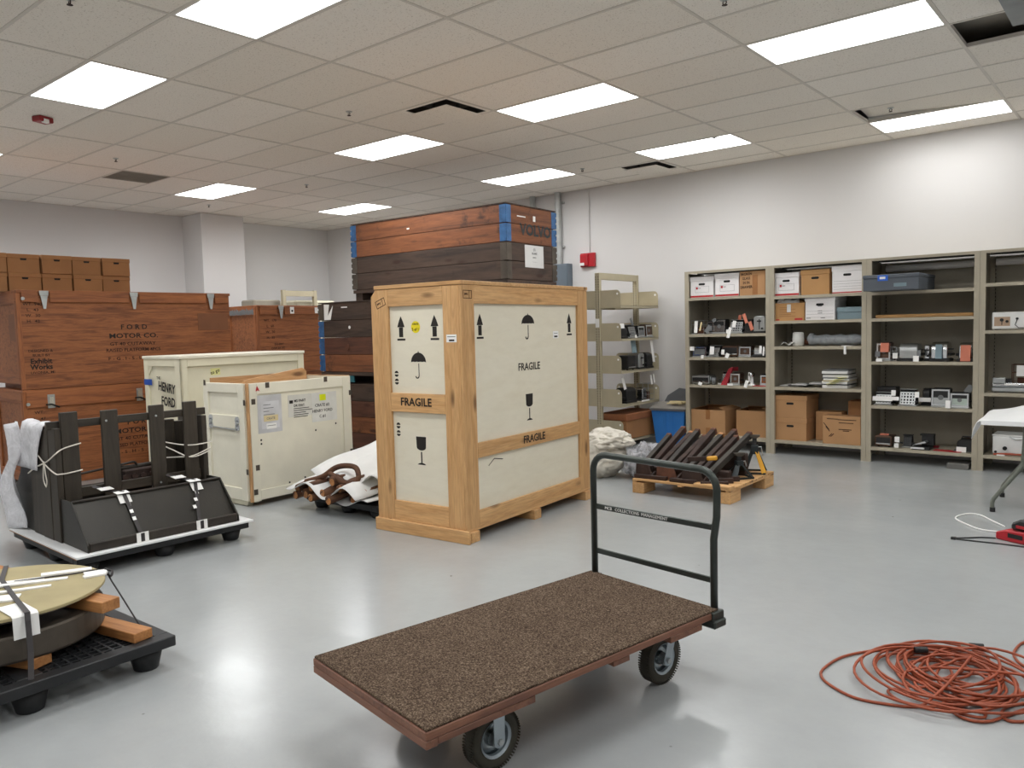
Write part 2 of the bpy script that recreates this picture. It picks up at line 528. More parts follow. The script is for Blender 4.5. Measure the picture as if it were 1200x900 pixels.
# wall angle
g.box(XB, YR - 0.02, CEIL, XF, YR, CEIL + 0.012); g.box(XB, YL, CEIL, XB + 0.02, YR, CEIL + 0.012)
ceiling = struct(g.build('ceiling', M_GRID))
bx(XB - 0.1, YL - 0.1, 4.3, XF + 0.1, YR + 0.1, 4.4).build('deck', M_DECK, ceiling)

LIGHT_X = [-1.83, -4.2435, -6.6575, -10.2785]
light_spots = [   # grid column centre x, row centre y
    (-1.83, 5.943), (-1.83, 9.016), (-4.244, 5.943), (-4.244, 8.401), (-6.6575, 5.943), (-6.6575, 8.401),
    (-6.6575, 2.870), (-10.2785, 5.943), (-10.2785, 8.401), (-4.244, 2.870),
    (-10.2785, 2.870), (-1.83, 2.870), (0.584, 5.943), (0.584, 2.870), (0.584, 9.016),  # from this row on, unseen panels added to light the room
    (-1.83, -0.2025), (-4.244, -0.2025), (-6.6575, -0.2025), (-10.2785, -0.2025), (0.584, -0.2025)]
def cell(x, y):
    return (math.floor((x - X0) / GX), math.floor((y - Y0) / GY))
light_cells = {cell(x, y) for x, y in light_spots}
half_vents = {cell(-5.2, 5.3): 'diffuser', cell(-5.2, 9.0): 'diffuser', cell(-10.05, 4.7): 'grille'}
hole = cell(-0.6, 6.55)
lifted = cell(-1.9, 8.4)
XE = [XB] + xl + [XF]; YE = [YL] + yl + [YR]
def tile_mesh(w, d):
    b = MB()
    b.box(-w / 2, -d / 2, 0, w / 2, d / 2, 0.016)
    return b.mesh('ceiling_tile', M_TILE)
cache = {}
field = MB()
for i in range(len(XE) - 1):
    for j in range(len(YE) - 1):
        x0, x1, y0, y1 = XE[i], XE[i + 1], YE[j], YE[j + 1]
        cx, cyy = (x0 + x1) / 2, (y0 + y1) / 2
        cc = cell(cx, cyy)
        if cc in light_cells or cc == hole: continue
        w, d = x1 - x0 - 0.008, y1 - y0 - 0.008
        if cc in half_vents:
            w = w / 2 - 0.006; cx = x0 + 0.004 + w / 2
        z = CEIL + 0.004
        if cx > 0.2 or cyy < 0.6:
            field.box(cx - w / 2, cyy - d / 2, z, cx + w / 2, cyy + d / 2, z + 0.016); continue
        key = (round(w, 3), round(d, 3))
        if key not in cache: cache[key] = tile_mesh(w, d)
        if cc == lifted:
            inst('ceiling_tile', cache[key], ceiling, (cx, cyy, z + 0.055), (R(-6), R(3.2), R(-1)))
        else:
            inst('ceiling_tile', cache[key], ceiling, (cx, cyy, z + 0.001 * random.random()))
field.build('ceiling_tile_field', M_TILE, ceiling)['kind'] = 'stuff'

lamp_names = ['nearest lit ceiling panel at upper right, over the aisle before the shelves',
    'lit ceiling panel next to the lifted tile along the right wall', 'lit ceiling panel between the large square vent and the right wall',
    'lit ceiling panel above the left shelves with a square vent beside it', 'lit ceiling panel behind the large square vent, left of centre',
    'lit ceiling panel directly above the right end of the planked box stack', 'lit ceiling panel at upper left beside the red strobe',
    'small far lit ceiling panel over the brown crates in front of the wall pier', 'smallest and farthest lit ceiling panel, above the left end of the planked box stack',
    'large lit ceiling panel cut by the top edge, left of centre']
dif_me = bx(-0.585, -0.2825, 0, 0.585, 0.2825, 0.006).mesh('diffuser', M_LIGHT)
fb = MB()
for s_ in (-1, 1):
    fb.box(s_ * 0.594 - 0.009, -0.298, -0.002, s_ * 0.594 + 0.009, 0.298, 0.05)
    fb.box(-0.585, s_ * 0.2905 - 0.008, -0.002, 0.585, s_ * 0.2905 + 0.008, 0.05)
fb.box(-0.603, -0.2985, 0.05, 0.603, 0.2985, 0.1)
frame_me = fb.mesh('frame', M_WHITEEN)
for k, (x, y) in enumerate(light_spots):
    lab = lamp_names[k] if k < len(lamp_names) else 'unseen ceiling panel added for light, over the part of the room not shown'
    t = thing('ceiling_light', lab, 'ceiling light', (x, y, CEIL + 0.003), 0, 'recessed ceiling light panels')
    inst('frame', frame_me, t); inst('diffuser', dif_me, t)
    ld = bpy.data.lights.new('lamp', 'AREA'); ld.shape = 'RECTANGLE'; ld.size = 1.15; ld.size_y = 0.55
    ld.energy = LAMP_WATT * (0.33 if (x > -2.5 and y > 8.9) else 1.75 if x < -10 else 0.9 if y > 8 else 1.25 if x < -6 else 1.0); ld.color = (0.955, 0.98, 1.0); ld.spread = R(172)
    lo = bpy.data.objects.new('lamp', ld); C.objects.link(lo); lo.parent = t; lo.location = (0, 0, 0.02)

# vents
def vent(x, y, lab):
    t = thing('ceiling_vent', lab, 'vent', (x, y, CEIL))
    w = 0.285
    b = MB()
    for s_ in (-1, 1):
        b.box(s_ * w - 0.02, -w, 0, s_ * w + 0.02, w, 0.006); b.box(-w, s_ * w - 0.02, 0.0005, w, s_ * w + 0.02, 0.0055)
    b.build('frame', M_TILE, t)
    bx(-0.225, -0.225, -0.034, 0.225, 0.225, -0.026).build('plaque', M_TILE, t, bevel=.004)
    for sx in (-.15, .15): bx(sx - .01, -.01, -.026, sx + .01, .01, .09).build('hanger', M_DECK, t)
    b = MB(); b.box(-w, -w, 0.09, w, w, 0.1)
    for s_ in (-1, 1):
        b.box(s_ * w - 0.004, -w, 0.006, s_ * w + 0.004, w, 0.09); b.box(-w, s_ * w - 0.004, 0.006, w, s_ * w + 0.004, 0.09)
    b.build('duct_neck', M_DECK, t)
vent(-5.16, 5.328, 'large square ceiling vent with dark slot, left of the middle light panel')
vent(-5.16, 9.016, 'small square ceiling vent close to the right wall')
t = thing('return_grille', 'flat grey return grille in the far left ceiling', 'vent', (-9.985, 4.714, CEIL))
b = MB()
for k in range(26): b.box(-0.27, -0.28 + k * 0.0218, 0.002, 0.27, -0.272 + k * 0.0218, 0.014)
b.build('louvre', plain('grille_paint', '#8d8578', 0.6), t)['kind'] = 'stuff'
b = MB()
for s_ in (-1, 1):
    b.box(s_ * 0.285 - 0.015, -0.295, 0, s_ * 0.285 + 0.015, 0.295, 0.006); b.box(-0.285, s_ * 0.29 - 0.012, 0.0005, 0.285, s_ * 0.29 + 0.012, 0.0055)
b.build('frame', MATS['grille_paint'], t)
bx(-0.285, -0.29, 0.02, 0.285, 0.29, 0.03).build('backing', M_DECK, t)
# dark slab of structure seen through the missing tile, and the grey box that hangs by it
bx(-1.6, 5.9, 3.72, 0.3, 7.6, 4.25).build('beam', plain('grey_brown_concrete', '#8c857b', .9, vary=.25, scale=3), ceiling)
t = thing('duct_box', 'grey metal box hanging from the ceiling at the top right corner', 'box', (-0.565, 5.815, 3.435))
bx(-0.25, -0.31, 0, 0.6, 0.31, 0.135).build('body', plain('grey_box_paint', '#8b9092', 0.45, 0.3), t, bevel=0.006)
bx(-0.262, -0.322, -0.006, 0.612, 0.322, 0.006).build('flange', MATS['grey_box_paint'], t)
for sx in (-0.2, 0.55):
    MB().cyl((sx, 0, 0.135), (sx, 0, 0.5), 0.006, 6).build('hanger_rod', M_GALV, t)

# sprinklers
sp_me = None
def sprinkler(x, y, lab):
    global sp_me
    t = thing('sprinkler_head', lab, 'sprinkler', (x, y, CEIL + (0.003 if 'lifted' not in lab else 0.052)), 0, 'ceiling sprinkler heads')
    if sp_me is None:
        sp_me = (MB().lathe([(0.03, 0), (0.03, -0.004), (0.01, -0.007), (0.01, -0.015)], 12).mesh('escutcheon', M_GALV),
                 MB().tube([(-0.009, 0, -0.013), (-0.013, 0, -0.024), (0, 0, -0.036), (0.013, 0, -0.024), (0.009, 0, -0.013)], 0.0035, 6).mesh('yoke', M_RUST),
                 MB().lathe([(0.004, -0.034), (0.018, -0.036), (0.018, -0.038), (0.004, -0.039)], 12).mesh('deflector', M_RUST))
    for n_, me_ in zip(('escutcheon', 'yoke', 'deflector'), sp_me): inst(n_, me_, t)
for x, y, lab in [(-5.8, 4.72, 'sprinkler head just left of the large square vent'), (-3.84, 8.12, 'sprinkler head between two light panels over the left shelves'),
    (-9.1, 4.08, 'sprinkler head in front of the grey return grille'), (-9.0, 6.55, 'sprinkler head right of the far left light panel'),
    (-11.35, 6.45, 'sprinkler head by the wall pier'), (-2.15, 8.46, 'sprinkler head in the lifted ceiling tile'),
    (-5.8, 8.45, 'sprinkler head right of the panel above the planked stack'), (-10.45, 8.05, 'sprinkler head above the left end of the planked stack'),
    (-2.18, 4.77, 'sprinkler head cut by the top edge right of centre'), (-5.05, 2.05, 'sprinkler head cut by the top edge at left')]:
    sprinkler(x, y, lab)
t = thing('alarm_strobe', 'dark red fire strobe under the ceiling at upper left', 'alarm', (-7.87, 2.9, CEIL), R(20))
bx(-0.055, -0.07, -0.045, 0.055, 0.07, 0.004).build('housing', plain('dark_red_plastic', '#8e1a22', 0.4), t, bevel=0.008)
bx(0.02, -0.035, -0.055, 0.058, 0.02, -0.02).build('lens', M_TAG, t, bevel=0.004)

# wall services on the right wall
for x, r_, lab, zb in ((-7.56, 0.045, 'left galvanised conduit rising behind the planked stack', 1.9), (-7.08, 0.05, 'galvanised conduit running from the ceiling into the slate electrical box', 2.51)):
    t = thing('conduit', lab, 'pipe', (x, YR - 0.065, zb))
    MB().cyl((0, 0, 0), (0, 0, CEIL - zb + 0.02), r_, 24).build('pipe', M_GALV, t)
    for zz in (0.25, 0.9):
        bx(-r_ - 0.03, 0.02, zz, r_ + 0.03, 0.063, zz + 0.025).build('strap', M_GALV, t)
t = thing('electrical_box', 'slate blue electrical box on the right wall behind the pine crate', 'electrical box', (-7.02, YR - 0.125, 1.85))
bx(-0.14, 0, 0, 0.14, 0.123, 0.66).build('body', M_ELBOX, t, bevel=0.005)
bx(-0.13, -0.012, 0.02, 0.13, 0.0, 0.64).build('door', M_ELBOX, t, bevel=0.003)
MB().cyl((0.07, -0.012, 0.27), (0.07, -0.03, 0.27), 0.035, 14).build('latch', M_BRUSH, t)
t = thing('fire_alarm', 'red fire alarm horn on the right wall above the open rack', 'alarm', (-6.58, YR - 0.001, 2.44))
bx(-0.125, -0.05, 0, 0.125, 0, 0.2).build('back_box', M_REDPL, t, bevel=0.006)
bx(-0.11, -0.085, 0.015, 0.02, -0.05, 0.185).build('horn', M_REDPL, t, bevel=0.01)
bx(-0.105, -0.09, 0.02, -0.03, -0.084, 0.06).build('strobe_lens', M_TAG, t)
MB().cyl((0.02, -0.018, 0.2), (0.02, -0.018, CEIL - 2.44), 0.012, 8).build('wire_raceway', M_WALL, t)

# ------------------------------------------------------------------ steel shelving along the right wall
SY0, SY1 = 9.104, 9.700
TOPZ = 2.22
def shelving(x0, x1, zs, lab, stripback=False):
    w = x1 - x0
    t = thing('shelving_unit', lab, 'shelf', (x0, SY0, 0), 0, 'steel shelving bays along the right wall')
    d = SY1 - SY0
    post = bx(0, 0, 0, 0.05, 0.035, TOPZ).mesh('post', M_SHELF)
    rear = bx(0, 0, 0, 0.05, 0.05, TOPZ - 0.03).mesh('rear_post', M_SHELFIN)
    for xx in (0, w - 0.05):
        inst('post', post, t, (xx, 0, 0)); inst('rear_post', rear, t, (xx, d - 0.055, 0))
    for xx in (0.001, w - 0.004):
        bx(xx, 0.036, 0.05, xx + 0.003, d - 0.056, TOPZ - 0.02).build('side_panel', M_SHELFIN, t)
    for xx in (0.051, w - 0.055):          # slotted holes of the rear posts
        b = MB()
        for k in range(50): b.box(xx, d - 0.04, 0.12 + k * 0.04, xx + 0.004, d - 0.028, 0.135 + k * 0.04)
        b.build('slot_strip', M_DARKSLOT, t)['kind'] = 'stuff'
    bt = TOPZ - 0.03
    bx(0.05, d - 0.006, 0.05, w - 0.05, d - 0.002, bt).build('back_panel', M_SHELFIN, t)
    b = MB(); b.box(0.0, -0.001, TOPZ - 0.012, w, d, TOPZ); b.box(0.05, 0.001, TOPZ - 0.03, w - 0.05, 0.006, TOPZ - 0.012)
    b.build('top_panel', M_SHELF, t)
    b = MB(); b.box(0.05, 0.25, TOPZ - 0.03, w - 0.05, 0.29, TOPZ - 0.012)  # dark strip imitating the shade under the top panel
    b.build('top_shade_strip', M_DECK, t)
    for z in zs:
        b = MB()
        b.box(0.0505, 0.004, z - 0.004, w - 0.0505, d - 0.007, z)
        b.box(0.0505, 0.0005, z - 0.034, w - 0.0505, 0.0035, z); b.box(0.0505, 0.0035, z - 0.034, w - 0.0505, 0.018, z - 0.031)
        b.build('shelf', M_SHELF, t)
B1, B2, B3, B4 = (-4.722, -3.622), (-3.620, -2.543), (-2.541, -1.469), (-1.467, -0.39)
Z1 = [1.889, 1.433, 1.142, 0.796, 0.165]
Z2 = [1.861, 1.572, 1.273, 0.796, 0.165]
Z3 = [1.856, 1.572, 1.105, 0.625, 0.165]
Z4 = [1.893, 1.424, 0.796, 0.165]
shelving(*B1, Z1, 'leftmost tan steel shelving bay, with two white boxes and a brown carton on top')
shelving(*B2, Z2, 'second tan steel shelving bay from the left, with paper stack and brown cartons')
shelving(*B3, Z3, 'third tan steel shelving bay from the left, slate grey box at its top left', True)
shelving(*B4, Z4, 'rightmost tan steel shelving bay, half cut by the picture edge behind the table', True)

# ------------------------------------------------------------------ cartons
def front(t, w): return Face(t, (0, 0, 0), (1, 0, 0), (0, 0, 1))

def file_box(x0, x1, y, z, h, d, lab, style, cat='box', mat=None, rot=0.0, group=None):
    """lidded storage box, front on -y"""
    w = x1 - x0; mat = mat or M_BOXW
    t = thing('storage_box', lab, cat, ((x0 + x1) / 2, y, z), rot, group)
    e = 0.006
    bx(-w / 2 + e, e, 0.0005, w / 2 - e, d - e, h - 0.012).build('body', mat, t, bevel=0.002)
    b = MB(); b.box(-w / 2, 0, h - 0.055, w / 2, d, h)
    b.build('lid', mat, t, bevel=0.003)
    f = Face(t, (-w / 2, e, 0), (1, 0, 0), (0, 0, 1))
    hz = h - 0.095
    hp = ring(w / 2 - 0.03, hz, 0.013, 8, PI / 2, 3 * PI / 2) + ring(w / 2 + 0.03, hz, 0.013, 8, -PI / 2, PI / 2)
    if h > .15: f.polys('hand_hole', [hp], M_DARKSLOT, 0.0015)
    if style == 'red':
        f.rect('red_band', 0.007, 0.006, w - 0.007, 0.028, M_RED)
        lw = w * 0.58
        for a in ((w * .22, .065, w * .22 + lw, .067), (w * .22, .14, w * .22 + lw, .142), (w * .22, .065, w * .22 + .002, .142), (w * .22 + lw - .002, .065, w * .22 + lw, .142)):
            f.rect('label_line', *a, M_GREYPL, 0.001)
        f.rect('red_logo', w * .25, .105, w * .25 + .026, .133, M_RED)
        f.text('BOX', w * .25 + .05, .119, 0.016, M_INK)
    elif style == 'ruled':
        for k in range(4): f.rect('label_line', 0.02, 0.045 + k * 0.03, w - 0.02, 0.047 + k * 0.03, M_GREYPL, 0.001)
        f.rect('red_band', 0.007, 0.004, w - 0.007, 0.016, M_RED)
    elif style == 'lines':
        for k in range(3): f.rect('label_line', 0.02, 0.03 + k * 0.035, w - 0.02, 0.032 + k * 0.035, M_GREYPL, 0.001)
        for xx, yy in ((.5, .155), (.5, .075), (.5, .1), (.12, .02), (.6, .02)):
            f.rect('print_line', w * xx - .025, yy, w * xx + .025, yy + .006, M_INK, 0.001)
    return t

def carton(x0, x1, y, z, h, d, lab, mat=None, flaps=False, tape=False, rot=0.0, group=None):
    w = x1 - x0; mat = mat or M_CARD
    t = thing('carton', lab, 'box', ((x0 + x1) / 2, y, z), rot, group)
    if not flaps:
        bx(-w / 2, 0, 0.0005, w / 2, d, h).build('body', mat, t, bevel=0.002)
        bx(-w / 2 + 0.003, 0.003, h, w / 2 - 0.003, d / 2 - 0.002, h + 0.003).build('top_flap', mat, t)
        bx(-w / 2 + 0.003, d / 2 + 0.002, h, w / 2 - 0.003, d - 0.003, h + 0.003).build('top_flap', mat, t)
    else:
        b = MB(); k = 0.004
        b.box(-w / 2, 0, 0.0005, w / 2, d, 0.004)
        b.box(-w / 2, 0, 0.004, w / 2, k, h); b.box(-w / 2, d - k, 0.004, w / 2, d, h)
        b.box(-w / 2, k, 0.004, -w / 2 + k, d - k, h); b.box(w / 2 - k, k, 0.004, w / 2, d - k, h)
        b.build('body', mat, t)
        for sx in (-1, 1):
            MB().prism([(sx * w / 2, 0.01, h), (sx * w / 2, d - 0.01, h), (sx * (w / 2 - 0.1), d - 0.03, h + 0.03), (sx * (w / 2 - 0.1), 0.03, h + 0.03)], (0, 0, 0.003)).build('top_flap', mat, t)
        MB().prism([(-w / 2 + .01, d, h), (w / 2 - .01, d, h), (w / 2 - .05, d - .14, h + 0.035), (-w / 2 + .05, d - .14, h + 0.035)], (0, 0, 0.003)).build('top_flap', mat, t)
    f = front(t, w)
    if tape:
        f.rect('tape', -0.03, h * 0.62, 0.03, h, M_TAPE, 0.001); f.rect('tape', -0.03, 0.005, 0.03, h * 0.28, M_TAPE, 0.001)
    return t, f

YB = 9.15
file_box(-4.672, -4.352, YB, Z1[0], 0.262, 0.40, 'white lidded box with red band, first from the left on the top left shelf', 'red', group='white storage boxes on the top shelves')
file_box(-4.338, -4.020, YB, Z1[0], 0.280, 0.40, 'white lidded box with red band between the other white box and the brown handwritten carton', 'red', group='white storage boxes on the top shelves')
t, f = carton(-4.006, -3.690, YB - 0.01, Z1[0], 0.285, 0.42, 'tall brown carton with handwriting and tape on the top left shelf', M_CARD)
for k, s_ in enumerate(('BROKEN', 'GLASS', 'IN IN', 'DRAWER')):
    f.text(s_, -0.075, 0.255 - k * 0.052, 0.045, M_INK, rot=R(2), xs=0.8)
f.rect('tape', 0.0, 0.006, 0.065, 0.24, M_TAPE, 0.001)
file_box(-3.600, -3.292, YB, Z2[0], 0.270, 0.40, 'white lidded box with red band at the left end of the second bay top shelf', 'red', group='white storage boxes on the top shelves')
file_box(-3.275, -2.948, YB - 0.005, Z2[0], 0.285, 0.40, 'tan lidded box with white lid edge between two white boxes on the top shelf', 'plain', mat=M_CARD2)
file_box(-2.925, -2.590, YB - 0.01, Z2[0], 0.300, 0.40, 'white ruled storage box beside the slate grey box on the top shelf', 'ruled')
t, f = carton(-3.572, -3.236, YB, Z2[1], 0.205, 0.33, 'open tan carton with printing and torn paper on the second bay second shelf', M_CARD2, True)
for k in range(6): f.rect('print_line', -0.12, 0.15 - k * 0.02, 0.02 + 0.05 * (k % 2), 0.156 - k * 0.02, M_CARDD, 0.001)
f.rect('paper_label', -0.03, 0.1, 0.015, 0.19, M_PAPER, 0.002); f.rect('red_print', 0.06, 0.006, 0.15, 0.028, M_RED, 0.001); f.rect('red_print', -0.16, 0.006, -0.12, 0.02, M_RED, 0.001)
b = MB()
for k in range(5):
    a = k * 1.3
    b.prism([(-0.16 + .05 * k, .02, .19), (-0.10 + .05 * k, .05, .2), (-0.08 + .05 * k + .04 * math.sin(a), .06, .255 + .02 * math.cos(a)), (-0.15 + .05 * k, .02, .235)], (0, 0.006, 0.002))
b.build('torn_paper', M_PAPER, t)
file_box(-3.225, -2.885, YB - 0.01, Z2[1], 0.27, 0.42, 'white printed lidded box on the second shelf between the tan carton and the blue box', 'lines')
file_box(-2.872, -2.592, YB, Z2[1], 0.135, 0.38, 'low pale blue grey lidded box on the second shelf of the second bay', 'none', mat=M_BLUEGREY)
# bottom shelf cartons
t, f = carton(-4.668, -4.212, YB, Z1[4], 0.315, 0.46, 'large brown carton with tape strips at the left of the bottom shelf', M_CARD, True, True)
t, f = carton(-4.10, -3.685, YB + 0.08, Z1[4], 0.32, 0.36, 'brown carton tucked behind the jack stands on the bottom shelf', M_CARD, True)
file_box(-3.597, -3.205, YB, Z2[4], 0.265, 0.42, 'lower brown lidded box of the stack on the second bay bottom shelf', 'none', mat=M_CARD)
file_box(-3.600, -3.205, YB + 0.002, Z2[4] + 0.2655, 0.265, 0.42, 'upper brown lidded box of the stack on the second bay bottom shelf', 'none', mat=M_CARD)
t, f = carton(-3.165, -2.87, YB + 0.19, Z2[4], 0.335, 0.2, 'brown carton half hidden behind the printed carton on the bottom shelf', M_CARD)
t, f = carton(-3.012, -2.602, YB - 0.03, Z2[4], 0.315, 0.2, 'brown printed carton at the front right of the second bay bottom shelf', M_CARD)
for k, (a, c_, l, r_) in enumerate([(-.1, .285, .12, 0), (.06, .28, .2, 0), (.05, .245, .16, 0), (.04, .17, .14, 0), (-.165, .2, .1, -.9), (-.15, .17, .07, -.9), (-.12, .1, .05, .8), (-.1, .1, .05, .8), (.05, .155, .07, 0)]):
    dx, dy = math.cos(r_) * l / 2, math.sin(r_) * l / 2
    nx, ny = -math.sin(r_) * .004, math.cos(r_) * .004
    f.polys('print_line', [[(a - dx - nx, c_ - dy - ny), (a + dx - nx, c_ + dy - ny), (a + dx + nx, c_ + dy + ny), (a - dx + nx, c_ - dy + ny)]], M_INKB, 0.001)
carton(-2.80, -2.602, YB + 0.19, Z2[4], 0.47, 0.28, 'tall brown carton at the back right of the second bay bottom shelf', M_CARDD)
# slate grey box overhanging the post
t = thing('slide_box', 'slate grey flat box with blue label overhanging the third bay top shelf', 'box', (-2.481, 8.755, Z3[0] + .0005))
bx(0, 0, 0.0005, 0.535, 0.69, 0.125).build('body', M_GREYBOX, t, bevel=0.004)
bx(-0.004, -0.004, 0.126, 0.539, 0.694, 0.165).build('lid', M_GREYBOX, t, bevel=0.006)
f = Face(t, (0, -0.004, 0), (1, 0, 0), (0, 0, 1))
f.rect('blue_label', 0.145, 0.1, 0.245, 0.158, plain('blue_label', '#2d63c8', .5), 0.002); f.rect('white_label', 0.165, 0.118, 0.22, 0.142, M_TAG, 0.003)
f.rect('grey_label', 0.30, 0.035, 0.42, 0.072, M_BLUEGREY, 0.002, e=-0.003)
# long board
t = bx(-0.47, -0.05, 0, 0.47, 0.12, 0.035).build('long_cardboard_board', wood('tan_board', '#c79a62', '#b08650', 'x'), None, 0.008, loc=(-1.995, YB + 0.05, Z3[1] + 0.0005))
tag(t, 'long flat tan cardboard board lying on the third bay second shelf', 'board')
# added cylinders for a white strip behind the top shelf of bays 3 and 4
t = MB().cyl((-2.47, 9.60, 2.125), (-1.53, 9.60, 2.125), 0.038, 14).build('pale_strip', M_BOXW, None)
tag(t, 'cylinder added as a white strip at the back of the third bay top', 'tube')
t = MB().cyl((-1.40, 9.60, 2.125), (-0.46, 9.60, 2.125), 0.038, 14).build('pale_strip', M_BOXW, None)
tag(t, 'cylinder added as a white strip at the back of the rightmost bay top', 'tube')
for xx in (-2.44, -1.56, -1.36, -0.5):
    pass

# bubble-wrapped rolls, third shelf of the second bay
t = thing('foam_roll', 'white foam roll standing on end beside the bubble wrapped bundle', 'roll', (-3.325, YB + 0.06, Z2[2]))
MB().lathe([(0.05, 0.001), (0.062, 0.01), (0.066, 0.08), (0.06, 0.155), (0.045, 0.165), (0.02, 0.15), (0.01, 0.05)], 20).build('roll', plain('white_foam', '#cfcfcb', .8), t, smooth=True)
MB().grid(lambda u, v: Vector((-0.2 + .19 * u, -.03 + .1 * v - .05 * u, .012 + .035 * math.sin(u * 5 + v * 2) ** 2)), 10, 6).build('loose_sheet', MATS['white_foam'], t, smooth=True, solid=0.004)
t = thing('wrapped_bundle', 'long grey bubble wrapped bundle with paper tag on the middle shelf', 'bundle', (-3.24, YB + 0.16, Z2[2]))
pf = []
for k in range(13):
    pf.append((0.058 + 0.008 * math.sin(k * 2.1) - (0.0 if k else 0.004), k * 0.052))
MB().lathe([(r_, h_) for r_, h_ in pf], 16, (0.0, 0, 0.068), 'x').build('wrap', M_BUBBLE, t, smooth=True)
MB().cyl((-0.03, -0.02, 0.05), (0.02, -0.02, 0.05), 0.036, 14).build('rust_end', M_RUST2, t)
MB().grid(lambda u, v: Vector((.02 + .05 * u, .075 * math.cos(v * 6.28), .075 + .072 * math.sin(v * 6.28))), 4, 20).build('wrap_collar', M_BUBBLE, t, smooth=True)
b = MB(); b.box(0.43, -0.20, 0.001, 0.53, -0.12, 0.006); b.box(0.465, -0.2215, -0.09, 0.49, -0.2195, 0.006); b.box(0.465, -0.22, 0.003, 0.49, -0.2, 0.006)
b.build('paper_tag', M_TAG, t)
# flat papers and the document stack
b = MB()
t = thing('paper_pile', 'low pile of black and white papers on the second bay fourth shelf', 'papers', (-3.29, YB, Z2[3]))
for k, (x0, x1, y0, y1, mt_) in enumerate([(-.26, -.02, .02, .25, M_PAPER), (-.14, .1, 0.0, .28, M_BLACK), (-.1, .08, .01, .22, M_PAPER), (.05, .24, .03, .3, M_GREYPL), (.1, .24, .04, .22, M_PAPER)]):
    ob = bx(x0, y0, 0.004 + k * 0.008, x1, y1, 0.011 + k * 0.008).build('sheet', mt_, t); 
    ob.rotation_euler = (R(1.0), 0, R((k * 37) % 17 - 8))
    ob.location.z = 0.004
t = thing('document_stack', 'messy stack of papers and binders with yellow notes on the fourth shelf', 'papers', (-2.882, YB - 0.01, Z2[3]))
zc = 0.0
random.seed(3)
for k, (hh, mt_) in enumerate([(.035, M_PAPER), (.012, M_BLACK), (.03, M_PAPER), (.012, M_CREAMNOTE), (.02, M_PAPER), (.012, M_GREYPL), (.03, M_PAPER), (.012, M_BLACK), (.03, M_PAPER), (.016, M_GREYPL)]):
    ob = bx(-.14, 0, 0, .14, .32, hh - .001).build('binder' if mt_ is M_BLACK else 'paper_sheaf', mt_, t, bevel=0.002)
    ob.location = (random.uniform(-.012, .012), random.uniform(-0.01, .012), zc + .0005); ob.rotation_euler = (0, 0, R(random.uniform(-3, 3)))
    zc += hh
for k in range(5):
    ob = bx(-.05, -.03, 0, .05, .08, .002).build('yellow_note', plain('pale_yellow_note', '#e6e3a2', .7), t); ob.location = (-.04 + .03 * k, -.012, .05 + .018 * k); ob.rotation_euler = (R(-8), R(4 * (k % 3 - 1)), R(10 * (k % 2)))

